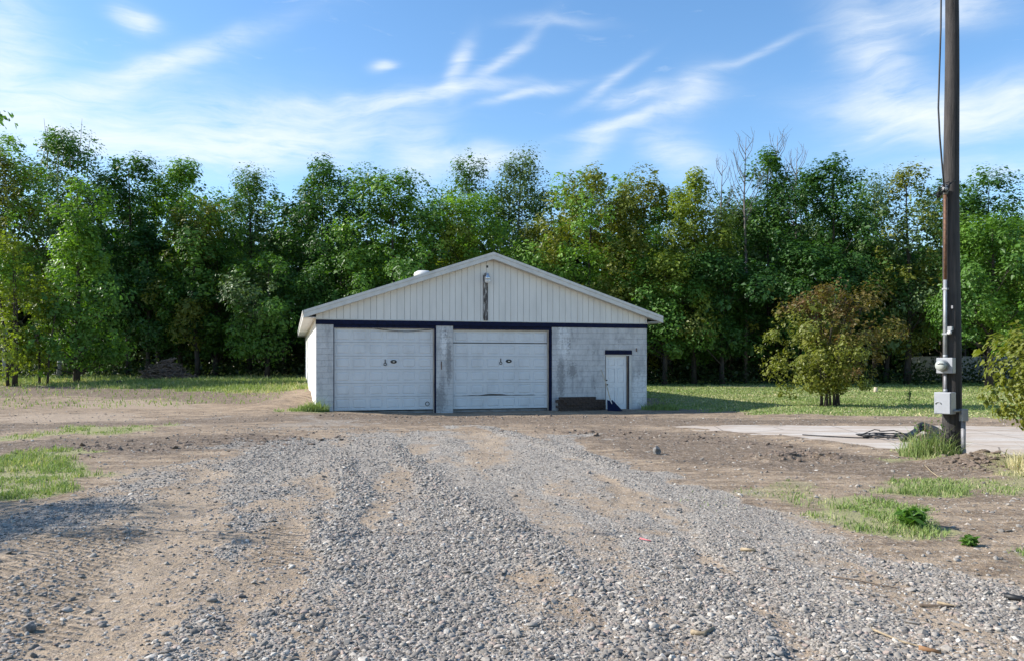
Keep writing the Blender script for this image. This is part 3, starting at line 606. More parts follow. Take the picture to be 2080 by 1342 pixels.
pts = [onpole(-.06 + .05 * math.cos(a), -.362, zc(820) + .05 * math.sin(a)) for a in np.linspace(R(20), R(165), 8)]
MB().tube(pts, .008, 6).obj('latch', M['galv'], db, True)
pipe = lambda name, o_, d_, z0, z1, r_, m_: MB().tube([onpole(o_, d_, z0), onpole(o_, d_, z1)], r_, 12).obj(name, m_, up, True)
pipe('conduit', -.02, -.185, zc(795) - .0, zc(757), .028, M['pvc']); pipe('coupling', -.02, -.185, zc(795), zc(795) + .05, .036, M['galv'])
pipe('riser_conduit', -.02, -.19, zc(726), zc(570), .03, M['galv']); pipe('rusty_riser', -.02, -.19, zc(570), zc(398), .027, M['rust_pipe']); pipe('coupling', -.02, -.19, zc(726), zc(726) + .05, .038, M['galv'])
MB().tube([onpole(-.02, -.19, zc(398)), onpole(-.02, -.19, zc(392)), onpole(.0, -.25, zc(384)), onpole(.05, -.33, zc(392))], [.035, .05, .055, .04], 10).obj('weatherhead', M['galv'], up, True)
for v in (590, 680): MB().box(-.06, .02, -.225, -.14, zc(v), zc(v) + .03, BM).obj('pipe_strap', M['galv'], up)
for v_, w_ in ((628, .03),): MB().box(.06, .06 + w_, -.152, -.143, zc(v_), zc(v_) + .05, BM).obj('tag_plate', M['pvc'], up)
MB().box(.02, .09, -.20, -.14, zc(672), zc(664), BM).obj('bracket', M['galv'], up)
MB().lathe([(.035, 0), (.035, .03), (.01, .035)], 12, BM @ Matrix.Translation((.06, -.2, zc(676))) @ Matrix.Rotation(R(90), 4, 'X')).obj('insulator', M['white_trim'], up, True)
# conduit fitting and lower pipe on the camera side
e_ = Vector((.10, -.185, 0))
MB().box(e_.x - .055, e_.x + .055, e_.y - .07, e_.y + .05, zc(853), zc(828)).obj('conduit_body', M['box_grey'], up, bevel=.015)
MB().tube([(e_.x, e_.y, zc(853) + .01), (e_.x, e_.y, -.2)], .037, 14).obj('lower_conduit', M['pvc'], up, True)
MB().tube([(e_.x, e_.y, .12), (e_.x, e_.y, .02)], .044, 14).obj('coupling', M['pvc'], up, True)
MB().tube([onpole(.14, -.24, zc(832)), (e_.x - .03, e_.y, zc(832))], .022, 8).obj('conduit_nipple', M['galv'], up, True)
mb = MB(); rr = random.Random(5)
for k in range(5):
    a0 = onpole(.0, -.27, zc(390)); pts = []
    for j in range(9):
        q = j / 8; pts.append(a0 + Vector((-.20 * math.sin(q * math.pi) * rr.uniform(.5, 1.2) + .12 * q * k * .3, -.1 * q, -.12 * math.sin(q * math.pi * 1.3) + .05 * rr.uniform(-1, 1))))
    mb.tube(pts, .008, 5)
mb.obj('loose_wires', M['black_rubber'], up, True)
sc_ = MB().tube([at(1919, 392, 13.75), at(1915, 350, 13.72), at(1909, 280, 13.7), at(1906, 220, 13.7), at(1908, 150, 13.72), at(1911, 60, 13.75), at(1912, -60, 13.8), at(1918, -200, 13.85)], .015, 8).obj('service_cable', M['black_rubber'], None, True)
tag(sc_, 'black service cable hanging slack beside the top of the pole', 'cable')

# ------------------------------------------------------------------ foliage
def leaves(Cn, size, rg, up_bias=.5, aspect=.62, droop=0.0, bias=None, sv=.28):
    n = len(Cn); nrm = rg.normal(size=(n, 3)); nrm[:, 2] = np.abs(nrm[:, 2]) + up_bias
    if bias is not None: nrm = nrm * .55 + bias
    nrm /= np.linalg.norm(nrm, axis=1)[:, None]
    a = rg.normal(size=(n, 3)); a[:, 2] -= droop; a -= nrm * np.sum(a * nrm, 1)[:, None]; a /= np.linalg.norm(a, axis=1)[:, None]; b = np.cross(nrm, a)
    L_ = (size * np.exp(rg.normal(0, sv, n)))[:, None]; Wd = L_ * aspect
    V = np.stack([Cn - a * L_ * .5, Cn + b * Wd * .5 - a * L_ * .08 + nrm * L_ * .06, Cn + a * L_ * .5 - nrm * L_ * .05, Cn - b * Wd * .5 - a * L_ * .08 + nrm * L_ * .06], 1).reshape(-1, 3)
    return V, np.arange(4 * n).reshape(n, 4)
LM = {
 'dark': leaf_mat('leaf_dark', (0.034, 0.094, 0.020), (0.073, 0.163, 0.028)), 'mid': leaf_mat('leaf_mid', (0.065, 0.148, 0.024), (0.132, 0.257, 0.037)),
 'light': leaf_mat('leaf_light', (0.114, 0.225, 0.031), (0.212, 0.360, 0.047)), 'yellow': leaf_mat('leaf_yellow', (0.140, 0.205, 0.025), (0.272, 0.319, 0.041)),
 'olive': leaf_mat('leaf_olive', (0.115, 0.148, 0.021), (0.222, 0.226, 0.032)), 'brown': leaf_mat('leaf_brown', (0.140, 0.135, 0.031), (0.246, 0.212, 0.047)),
 'grey': leaf_mat('leaf_grey', (0.082, 0.139, 0.047), (0.148, 0.218, 0.072)), 'red': leaf_mat('leaf_red', (0.165, 0.082, 0.031), (0.140, 0.180, 0.033)),
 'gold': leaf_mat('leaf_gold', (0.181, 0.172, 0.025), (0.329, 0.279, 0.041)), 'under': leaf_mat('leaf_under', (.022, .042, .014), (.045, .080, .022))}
PROF = {'round': lambda h: np.sqrt(np.clip(1 - (2 * h - 1) ** 2, 0, 1)) ** .8, 'ovoid': lambda h: np.sin(np.pi * np.clip(h, 0, 1) ** .8) ** .5,
        'pyramid': lambda h: np.clip(1 - h, 0, 1) ** .75 * np.clip(h / .12 + .35, 0, 1), 'column': lambda h: np.clip((1 - h) / .3, 0, 1) ** .6 * np.clip(h / .1 + .5, 0, 1)}
def tree(name, label, X, Y, height, crown0, width, prof, lm, seed, nleaf, lsize=.20, bark='bark', tr=.16, cat='tree', group=None, clump=.75, feather=False, nbare=0, second=None, z0=None, stems=1, lean=0, shell=.5, extra=None, ragged=.09, nshoot=0, up2=0.0):
    rg = np.random.default_rng(seed); zb = gz(X, Y) - .05 if z0 is None else z0
    root = empty(name, (X, Y, zb)); tag(root, label, cat, group)
    cz0, cz1 = crown0, height; ch = cz1 - cz0
    area = width * ch * 2; M_ = int(max(30, area / (clump * clump) * 1.5))
    h = rg.random(M_ * 3); keep = rg.random(M_ * 3) < PROF[prof](h) * .9 + .1; h = h[keep][:M_]; M_ = len(h)
    ang = rg.random(M_) * 2 * np.pi; rad = PROF[prof](h) * width * rg.random(M_) ** shell
    lob = 1 + .28 * np.sin(ang * 2 + seed) * np.sin(h * 7 + seed * 1.7) + rg.normal(0, ragged, M_)
    cc = np.stack([rad * lob * np.cos(ang) + lean * h, rad * lob * np.sin(ang), cz0 + ch * h], 1)
    top = rg.random((max(3, M_ // 14), 3)); tc_ = np.stack([(top[:, 0] - .5) * width * 1.1, (top[:, 1] - .5) * width, cz1 - top[:, 2] ** 2 * ch * .22], 1); 
    tc_[:, 2] -= (np.abs(tc_[:, 0]) / width) * ch * .16; cc = np.concatenate([cc, tc_]); M_ = len(cc)
    cr = clump * np.exp(rg.normal(0, .38, M_)) * .86
    if nshoot:                                                    # long shoots that break the outline
        for k in range(nshoot):
            a = rg.random() * 6.283; hh = rg.uniform(.25, 1); r0 = float(PROF[prof](np.array([min(hh, .93)]))[0]) * width * .8; dv = np.array([math.cos(a), math.sin(a), .55 + .7 * hh]); dv /= np.linalg.norm(dv); p0 = np.array([math.cos(a) * r0, math.sin(a) * r0, cz0 + ch * hh * .93]); Ls = rg.uniform(.35, .95)
            cc = np.concatenate([cc, [p0 + dv * Ls * q for q in (.25, .5, .75, 1.0)]]); cr = np.concatenate([cr, [clump * .34, clump * .28, clump * .22, clump * .15]])
        M_ = len(cc)
    if extra is not None: cc = np.concatenate([cc, extra[0]]); cr = np.concatenate([cr, extra[1]]); M_ = len(cc)
    wgt = cr ** 2; cnt = np.maximum(4, (nleaf * wgt / wgt.sum()).astype(int)); idx = np.repeat(np.arange(M_), cnt); n = len(idx)
    d = rg.normal(size=(n, 3)) * .5; nn = np.linalg.norm(d, axis=1); d *= (np.minimum(nn, .55 + .35 * rg.random(n)) / nn)[:, None]
    d *= np.array([1, 1, 1.5]) if feather else np.array([1.05, 1.05, .92])
    pos = cc[idx] + d * cr[idx][:, None]
    ax = pos - np.array([0, 0, cz0 + ch * .45]); ax = ax / (np.array([width, width, ch * .5])); bias = d * 1.15 + ax * .6 + np.array([0, 0, .25])
    V, Fc = leaves(pos, lsize, rg, .3, bias=bias, sv=.42)
    ctint = rg.random(M_); tint = np.clip(ctint[idx] * .6 + rg.random(n) * .4, 0, 1)
    me = mesh_np('crown', V, Fc, False, {'tint': ('FACE', tint)}); me.materials.append(LM[lm])
    if second:
        me.materials.append(LM[second[0]]); mi = ((fbm(cc[:, 0] * .5 + seed, cc[:, 2] * .5 + cc[:, 1] * .3, seed, 3) < second[1] + up2 * ((cc[:, 2] - cz0) / ch - .5) + up2 * .5 * cc[:, 0] / width)[idx]).astype(np.int32); me.polygons.foreach_set('material_index', mi)
    link('crown', me, None, root)
    mb = MB()
    for s in range(stems):
        ox, oy = (0, 0) if stems == 1 else (rg.normal(0, .16), rg.normal(0, .16)); sx, sy = (0, 0) if stems == 1 else (rg.normal(0, width * .35), rg.normal(0, width * .35))
        zz = np.linspace(0, cz1 * .93, 9); w1, w2 = rg.normal(0, .12 * tr / .16, 2)
        sp = [(ox + (sx + lean * .8) * (z / cz1) ** 1.5 + w1 * math.sin(z * .5 + seed), oy + sy * (z / cz1) ** 1.5 + w2 * math.sin(z * .4), z) for z in zz]
        mb.tube(sp, [tr * (1.25 if i == 0 else 1) * (1 - .9 * i / 8) + .008 for i in range(9)], 7)
        for j in rg.permutation(M_)[:int(min(M_ * .5, 46) / stems)]:
            c = cc[j]; zs = max(cz0 * .6, c[2] - (.35 + .5 * rg.random()) * np.hypot(c[0], c[1]) - .2); zs = min(zs, cz1 * .9); f = zs / (cz1 * .93) * 8; i0 = int(min(7, f)); q = Vector(sp[i0]).lerp(Vector(sp[i0 + 1]), f - i0)
            e = Vector(c); mid = q.lerp(e, .55) + Vector((0, 0, -.06 * (e - q).length)); r0 = max(.012, tr * .36 * (1 - zs / cz1)); mb.tube([q, mid, e], [r0, r0 * .6, .007], 4, False)
    for k in range(nbare):
        a = rg.random() * 6.28; q = Vector(((rg.random() - .5) * width * 1.0, (rg.random() - .5) * width * .5, cz1 * .86)); e = q + Vector((math.cos(a) * .5, math.sin(a) * .3, cz1 * (.10 + .10 * rg.random())))
        mb.tube([q, q.lerp(e, .5) + Vector((.05, 0, .0)), e], [.03, .022, .008], 4, False)
    mb.obj('trunk', M[bark], root, True); return root
def ptree(name, label, u, vt, hw, Y, vb, prof, lm, seed, dens=.15, **kw):
    X = (u - 1040) / F_PX * Y; zb = gz(X, Y) - .05; k = Y / F_PX; ht = H + (HOR - vt) * k - zb; c0 = max(.4, H + (HOR - vb) * k - zb)
    n = int(dens * 2 * hw * (vb - vt) * (kw.pop('mul', 1))); hw *= kw.pop('wide', 1)
    return tree(name, label, X, Y, ht, c0, hw * k, prof, lm, seed, n, **kw)
WG = 'trees of the wood behind the garage'
def F_(name, label, *a, **k): k.setdefault('group', WG); k.setdefault('wide', 1.32); k.setdefault('mul', 3.05); k['lsize'] = k.get('lsize', .20) * .76; return ptree(name, label, *a, **k)
F_('aspen_tree', 'yellow-green aspen with pale trunk at the far left edge of the wood', 15, 284, 62, 47, 640, 'ovoid', 'light', 1, lsize=.17, bark='birch', tr=.12, clump=.7, second=('olive', .45))
F_('birch_tree', 'tall birch with white trunk and bare twigs sticking out of its top, far left', 122, 272, 66, 50, 620, 'ovoid', 'mid', 2, lsize=.18, bark='birch', tr=.13, nbare=14, clump=.7, second=('grey', .45), dens=.13)
F_('dark_tree', 'dark green tree with a knobbly top just right of the white birch', 262, 312, 58, 52, 700, 'ovoid', 'dark', 3)
F_('broadleaf_tree', 'mid green tree with a broad pointed crown behind the bronze-tinged tree', 372, 332, 66, 54, 690, 'ovoid', 'mid', 4, second=('light', .5))
F_('bronze_tree', 'bronze-tinged tree in front of the wood above the brush pile', 398, 408, 58, 49.5, 700, 'round', 'olive', 5, second=('mid', .45))
F_('understory_tree', 'shaded low tree between the young maple and the bronze-tinged tree', 300, 470, 58, 50.5, 710, 'ovoid', 'dark', 6, second=('mid', .4))
F_('poplar_tree', 'feathery grey-green poplar with a soft pointed top left of the garage roof', 508, 352, 60, 53, 690, 'ovoid', 'grey', 7, feather=True, clump=.6, lsize=.16, second=('mid', .5), dens=.18)
F_('low_tree', 'low pale-leaved tree spreading beside the left corner of the garage', 545, 520, 72, 48, 725, 'round', 'mid', 8, second=('grey', .45))
F_('maple_tree', 'big dark green maple with a ragged double top left of the roof vent', 655, 338, 78, 52, 720, 'ovoid', 'dark', 9, second=('mid', .35), nbare=0)
F_('broadleaf_tree', 'full mid green tree rising behind the roof vent', 800, 356, 100, 50.5, 720, 'round', 'mid', 10, second=('light', .42))
F_('poplar_tree', 'left one of two slender poplars rising highest behind the ridge', 953, 316, 44, 58, 640, 'ovoid', 'grey', 11, feather=True, clump=.65, lsize=.18, second=('mid', .6), dens=.17)
F_('poplar_tree', 'right one of two slender poplars rising highest behind the ridge', 1056, 312, 50, 58, 640, 'ovoid', 'grey', 12, feather=True, clump=.65, lsize=.18, dens=.17)
F_('yellowing_tree', 'yellow-green tree with yellowing patches directly behind the garage ridge', 950, 398, 76, 52, 700, 'round', 'light', 13, second=('yellow', .5))
F_('oak_tree', 'wide yellow-green tree filling the space above the right roof slope', 1200, 352, 108, 51, 730, 'round', 'olive', 14, second=('light', .45), clump=.8)
F_('broadleaf_tree', 'olive brown tinged tree beside the wide yellow-green one', 1312, 364, 78, 53, 730, 'ovoid', 'olive', 15, second=('mid', .45))
F_('ash_tree', 'narrow bright yellow-green ash right of the garage roof end', 1410, 356, 54, 50, 730, 'column', 'yellow', 16, second=('mid', .5))
F_('shaded_tree', 'thin grey-green tree in the dip below the dead tops', 1482, 392, 46, 54, 720, 'ovoid', 'grey', 17, second=('dark', .5))
F_('dark_tree', 'tall dark green tree among the bare dead tops', 1560, 312, 54, 53, 720, 'ovoid', 'dark', 18, second=('mid', .35))
F_('maple_tree', 'heavy dark green maple behind the multi-stemmed bush', 1690, 328, 76, 51.5, 720, 'ovoid', 'dark', 19, second=('mid', .3))
F_('poplar_tree', 'thin feathery poplar between the heavy maple and the sparse brownish tree', 1782, 350, 40, 57, 690, 'column', 'grey', 20, feather=True, clump=.55, lsize=.16)
F_('sparse_tree', 'sparse brownish tree with gaps in its crown left of the pole', 1845, 344, 68, 50, 715, 'ovoid', 'olive', 21, second=('grey', .5), dens=.085, tr=.2, clump=.62)
F_('shaded_tree', 'dull green tree half hidden behind the utility pole', 1918, 372, 46, 55, 710, 'ovoid', 'dark', 22, second=('mid', .4))
F_('dark_tree', 'dark round-topped tree right of the utility pole', 2004, 357, 60, 54, 700, 'round', 'dark', 23, second=('mid', .4))
F_('maple_tree', 'bright leafy maple in front of the white fence right of the pole', 2015, 440, 78, 46, 700, 'ovoid', 'light', 24, second=('mid', .45), tr=.2)
F_('broadleaf_tree', 'yellow-green tree cut off by the right edge', 2120, 395, 72, 49, 700, 'ovoid', 'yellow', 25, second=('mid', .5))
F_('understory_tree', 'shaded low tree behind the left of the bush', 1470, 520, 80, 49.5, 715, 'round', 'dark', 26, second=('olive', .35))
F_('understory_tree', 'shaded low tree hidden behind the brownish bush', 1640, 500, 85, 49, 715, 'round', 'dark', 27, second=('mid', .35))
F_('understory_tree', 'shaded low tree left of the pole and above the lawn edge', 1800, 520, 75, 52, 715, 'round', 'dark', 28, second=('olive', .4))
F_('understory_tree', 'dark low tree above the brush pile', 440, 510, 75, 51, 725, 'round', 'dark', 29, second=('mid', .35))
F_('understory_tree', 'dark low tree behind the white birch trunk', 170, 470, 80, 52, 715, 'round', 'dark', 30, second=('mid', .3))
F_('understory_tree', 'dark tree just behind the right end of the garage roof', 1350, 520, 75, 49, 720, 'round', 'mid', 31, second=('yellow', .35))
F_('understory_tree', 'dark tree behind the left slope of the garage roof', 690, 520, 80, 50, 725, 'round', 'dark', 32, second=('mid', .4))
F_('broadleaf_tree', 'leafy tree just outside the left edge of the frame', -95, 300, 70, 48, 690, 'ovoid', 'mid', 33)
for k, (u, vt, hw, lab) in enumerate([(75, 345, 60, 'second-row tree filling the gap between aspen and birch'), (205, 375, 60, 'second-row tree in the gap right of the white birch'), (318, 365, 55, 'second-row tree in the gap between knobbly dark tree and pointed crown'), (448, 400, 55, 'second-row tree in the gap left of the feathery grey-green poplar'), (578, 400, 55, 'second-row tree in the gap right of the feathery grey-green poplar'),
    (728, 378, 55, 'second-row tree between the big dark maple and the full mid green tree'), (880, 385, 50, 'second-row tree just left of the two slender poplars'), (1010, 380, 45, 'second-row tree showing between the two slender poplars'), (1120, 392, 50, 'second-row tree just right of the two slender poplars'), (1258, 372, 55, 'second-row tree between the wide yellow-green and the olive tree'),
    (1362, 392, 45, 'second-row tree left of the narrow bright ash'), (1520, 400, 50, 'second-row tree behind the tallest bare dead tree'), (1628, 350, 50, 'second-row tree between the tall dark tree and the heavy maple'), (1740, 368, 45, 'second-row tree right of the heavy maple'), (1955, 395, 50, 'second-row tree directly right of the utility pole')]):
    F_('wood_tree', lab, u, vt, hw, 60, 600, 'round', ('mid', 'dark', 'grey', 'mid', 'light')[k % 5], 140 + k, lsize=.24, second=('dark', .45), mul=1.6, tr=.14)
ptree('young_maple', 'young green maple standing free on the left with a leafy pointed crown', 158, 372, 98, 42, 748, 'pyramid', 'light', 40, lsize=.15, tr=.15, clump=.6, second=('mid', .5), dens=.2)
ptree('sapling', 'yellowing sapling clump at the left edge', 18, 480, 52, 40, 760, 'column', 'yellow', 41, lsize=.15, tr=.06, clump=.45, stems=3, second=('light', .45))
ptree('sapling', 'thin yellow-green sapling left of the young maple', 84, 560, 36, 41, 760, 'ovoid', 'yellow', 42, lsize=.15, tr=.05, clump=.42, stems=2, second=('light', .5))
def dead(label, u, vt, Y, seed, vb=560):
    rg = np.random.default_rng(seed); X = (u - 1040) / F_PX * Y; zb = gz(X, Y) - .05; ht = H + (HOR - vt) * Y / F_PX - zb
    root = empty('dead_tree', (X, Y, zb)); tag(root, label, 'tree', 'bare dead trees'); mb = MB()
    mb.tube([(0, 0, 0), (.1, 0, ht * .4), (-.08, 0, ht * .75), (.05, 0, ht)], [.13, .10, .05, .012], 6)
    for k in range(16):
        h = ht * (.62 + .36 * rg.random()); sgn = rg.choice([-1, 1]); L_ = ht * .05 + (ht - h) * .35; q = Vector((0, 0, h)); e = q + Vector((sgn * L_ * .45, rg.normal(0, .3), L_ * 1.1)); mid = q.lerp(e, .5) + Vector((sgn * .12, 0, -.05))
        mb.tube([q, mid, e], [.03, .02, .007], 4, False)
        for j in range(3): f = q.lerp(e, .4 + .2 * j); mb.tube([f, f + Vector((rg.normal(0, .22), rg.normal(0, .2), .5))], [.012, .005], 4, False)
    mb.obj('trunk', M['dead_bark'], root, True)
dead('tall bare dead tree left of the tall dark tree', 1514, 278, 52, 50); dead('bare dead top sticking up behind the tall dark tree', 1578, 276, 54, 51); dead('short bare dead top above the dip in the treeline', 1466, 335, 53, 52); dead('slender bare top right of the dead pair', 1618, 300, 55, 53)
# the multi-stemmed bush on the lawn
ptree('round_bush', 'broad multi-stemmed bush turning reddish brown on the lawn', 1682, 588, 106, 29.5, 798, 'round', 'olive', 60, lsize=.088, tr=.032, clump=.34, stems=12, bark='bark', cat='bush', second=('red', .47), dens=.40, shell=.55, ragged=.36, nshoot=90, up2=.5)
# shrub at the right edge, nearer than the pole
ptree('leafy_shrub', 'leafy shrub reaching in from the right edge beside the pole', 2225, 580, 185, 12.0, 890, 'round', 'olive', 61, lsize=.068, tr=.035, clump=.22, stems=5, cat='shrub', second=('mid', .5), dens=.15, shell=.4)
# near tree just outside the left edge: a twig of it hangs into the picture, its shadow lies on the gravel
ex = np.array([[x_, y_, z_] for x_, y_, z_ in [(2.6, .1, 4.6), (3.6, .0, 4.75), (4.6, -.1, 4.75), (5.5, .0, 4.62), (6.9, .0, 4.35), (8.22, .0, 3.98)]]); 
tree('shade_tree', 'near tree at the left edge whose drooping twig tip hangs into view', -13.3, 8.4, 5.9, 2.6, 2.1, 'round', 'mid', 62, 13000, lsize=.075, tr=.16, clump=.5, extra=(ex + np.array([[0, -.4, .12]]), np.array([.3, .25, .2, .14, .10, .16])), second=('olive', .3))

# masses nobody could count: wood behind, undergrowth at its foot, grass, gravel
def leaf_cloud(name, label, cat, n, fn, size, lm, seed):
    rg = np.random.default_rng(seed); pos = fn(rg, n); V, Fc = leaves(pos, size, rg, .3)
    me = mesh_np(name, V, Fc, False, {'tint': ('FACE', rg.random(len(pos)))}); o = link(name, me, LM[lm]); tag(o, label, cat, kind='stuff'); return o
def f_back(rg, n):
    X = rg.uniform(-52, 54, n); Y = rg.uniform(60, 68, n); top = 8.5 + 5.5 * fbm(X * .25, Y * .25, 71, 3); return np.stack([X, Y, .1 + top * rg.random(n) ** 1.25], 1)
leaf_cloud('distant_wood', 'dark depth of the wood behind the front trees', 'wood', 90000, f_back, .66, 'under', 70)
def f_under(rg, n):
    X = rg.uniform(-46, 46, n); Y = 50.5 + rg.uniform(-2.2, 6, n) + 1.6 * (fbm(X * .4, X * 0, 73, 3) - .5); top = (.5 + 2.6 * fbm(X * .55, Y * .3, 75, 3) ** 1.6)
    return np.stack([X, Y, ground_z(X, Y) + top * rg.random(n) ** 1.2], 1)
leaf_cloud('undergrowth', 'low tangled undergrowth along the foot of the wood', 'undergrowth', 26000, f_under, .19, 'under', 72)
def grass_mat(name, a, b_, c):
    m_, nt, b = mat_new(name); t = NT(nt); col = t.mix(t.attr('tint'), a, b_); col = t.mix(t.math('MULTIPLY', t.ramp(t.attr('dry'), .5, .9), 1.0), col, c)
    nt.links.new(col, b.inputs['Base Color']); b.inputs['Roughness'].default_value = .55; b.inputs['Specular IOR Level'].default_value = .3
    tr = nt.nodes.new('ShaderNodeBsdfTranslucent'); nt.links.new(t.mix(1.0, col, (1.2, 1.25, .6), 'MULTIPLY'), tr.inputs['Color']); mx = nt.nodes.new('ShaderNodeMixShader'); mx.inputs[0].default_value = .3
    nt.links.new(b.outputs[0], mx.inputs[1]); nt.links.new(tr.outputs[0], mx.inputs[2]); nt.links.new(mx.outputs[0], nt.nodes['Material Output'].inputs[0]); return m_
GM = grass_mat('grass_blade', (.14, .20, .06), (.27, .35, .115), (.54, .48, .28))
def blades(name, label, X, Y, hgt, wid, dry, seed, lean=.5):
    rg = np.random.default_rng(seed); n = len(X); Z = ground_z(X, Y) - .008; B = np.stack([X, Y, Z], 1); a = rg.random(n) * 6.283; h = hgt * np.exp(rg.normal(0, .3, n)); w = wid * np.exp(rg.normal(0, .2, n))
    side = np.stack([np.cos(a), np.sin(a), 0 * a], 1) * w[:, None]; b_ = rg.random(n) * 6.283; ln = lean * h * rg.random(n); bd = np.stack([np.cos(b_) * ln, np.sin(b_) * ln, 0 * a], 1); upv = np.stack([0 * h, 0 * h, h], 1)
    V = np.stack([B - side, B + side, B + upv * .62 + bd * .4 + side * .7, B + upv * .62 + bd * .4 - side * .7, B + upv + bd * 1.3], 1).reshape(-1, 3); i = np.arange(n) * 5
    tri = np.concatenate([np.stack([i, i + 1, i + 2], 1), np.stack([i, i + 2, i + 3], 1), np.stack([i + 3, i + 2, i + 4], 1)]); tint = np.tile(rg.random(n) * .6 + .4 * fbm(X * 2, Y * 2, 81, 2), 3)
    me = mesh_np(name, V, tri, False, {'tint': ('FACE', tint), 'dry': ('FACE', np.tile(dry + rg.normal(0, .16, n), 3))}); o = link(name, me, GM); tag(o, label, 'grass', kind='stuff')
def scatter(n, x0, x1, y0, y1, power, rg, near=False):
    Y = y0 * (y1 / y0) ** rg.random(n); X = rg.uniform(x0, x1, n) * (Y if near else 1); mk = masks(X, Y); k = rg.random(n) < mk['grass'] ** power; return X[k], Y[k]
rg = np.random.default_rng(90)
X_, Y_ = scatter(330000, -.72, .72, 6.0, 24, 2.2, rg, True); k_ = Y_ < 22; X_, Y_ = X_[k_], Y_[k_]; k_ = rg.random(len(X_)) < np.clip(3.4 * (fbm(X_ * 2.6, Y_ * 2.6, 82, 4) - .38), .05, 1)
blades('grass', 'grass growing in patches through the dirt near the pole and at the left edge', X_[k_], Y_[k_], (.02 + .09 * fbm(X_[k_] * 1.5, Y_[k_] * 1.5, 83, 3) ** 1.5) * (.4 + .8 * masks(X_[k_], Y_[k_])['grass']), .0042 + .00022 * Y_[k_], .38 + .8 * (fbm(X_[k_] * 1.6, Y_[k_] * 1.6, 85, 3) - .45) + .35 * (X_[k_] > 6.6) * (Y_[k_] > 10.5), 91, .9)
X_, Y_ = scatter(140000, 5.5, 36, 22, 56, 1.0, rg)
blades('lawn_grass', 'mown lawn right of the garage', X_, Y_, .03 + .04 * fbm(X_ * .8, Y_ * .8, 87, 3), .009 + .0005 * Y_, .50 + .8 * (fbm(X_ * .22, Y_ * .5, 89, 4) - .5) - .35 * sstep(47, 51, Y_), 92, .8)
X_, Y_ = scatter(150000, -42, -7, 26.2, 56, 2.0, rg); 
blades('field_grass', 'patchy rough grass left of the garage up to the trees', X_, Y_, .10 + .16 * fbm(X_ * .6, Y_ * .6, 95, 3) * sstep(34, 44, Y_), .009 + .0003 * Y_, .42 + .9 * (fbm(X_ * .3, Y_ * .5, 97, 4) - .5), 93, .8)
def tuft(label, cx, cy, rad, n, hgt, seed, dry=.3, wid=.006):
    rg = np.random.default_rng(seed); r = rad * np.sqrt(rg.random(n)); a = rg.random(n) * 6.283; X = cx + r * np.cos(a); Y = cy + r * np.sin(a) * .7
    blades('weed_tuft', label, X, Y, hgt * (1 - .5 * r / rad), wid, np.full(n, dry), seed, .8)
tuft('tall grass tuft at the left of the pole base', PX - .42, PY - .05, .5, 900, .42, 101, .45)
tuft('grass at the left front corner of the garage', -6.6, 26.75, .5, 500, .35, 102, .25, .012)
tuft('grass at the right front corner of the garage', 5.5, 29.75, .7, 700, .25, 103, .2, .012)
tuft('dry straw heap at the right edge in front of the pole', 8.2, 12.0, .75, 1500, .30, 104, .95)
def weed(label, X, Y, ht, n, seed, ls=.05, broad=False):
    rg = np.random.default_rng(seed); root = empty('weed', (X, Y, gz(X, Y))); tag(root, label, 'weed'); mb = MB(); pos = []
    for k in range(n):
        a = rg.random() * 6.28; r = ht * (.9 if broad else .25) * rg.random(); e = Vector((math.cos(a) * r, math.sin(a) * r, ht * (.25 + .75 * rg.random()))); mid = e * .5 + Vector((0, 0, .12 * ht)); mb.tube([(0, 0, 0), mid, e], [.006, .005, .002], 4, False)
        for q in np.linspace(.3, 1, 7): pos.append(np.array(mid.lerp(e, q * 2 - 1) if q > .5 else Vector((0, 0, 0)).lerp(mid, q * 2)) + rg.normal(0, .02, 3))
    mb.obj('stem', M['straw_wood'] if not broad else simple('weed_stem', (.09, .15, .04)), root); V, Fc = leaves(np.array(pos), ls, rg, .6, .4)
    link('leaf_cluster', mesh_np('leaf_cluster', V, Fc, False, {'tint': ('FACE', rg.random(len(pos)))}), LM['mid'], root)
weed('tall thin weed with seed heads left of the pole', PX - .52, PY - .1, .85, 8, 110, .06); weed('thin weed close beside the pole base', PX - .25, PY - .12, .75, 5, 111, .06)
wx, wy = P(1850, 1072); weed('bright broad-leaved weed rosette in the grass patch', wx, wy, .17, 34, 112, .10, True)
wx, wy = P(1968, 1108); weed('small green weed at the right of the grass patch', wx, wy, .08, 14, 113, .06, True)
weed('thin leafy sapling shoot right of the bush stems', 14.6, 29.4, .95, 6, 114, .13)

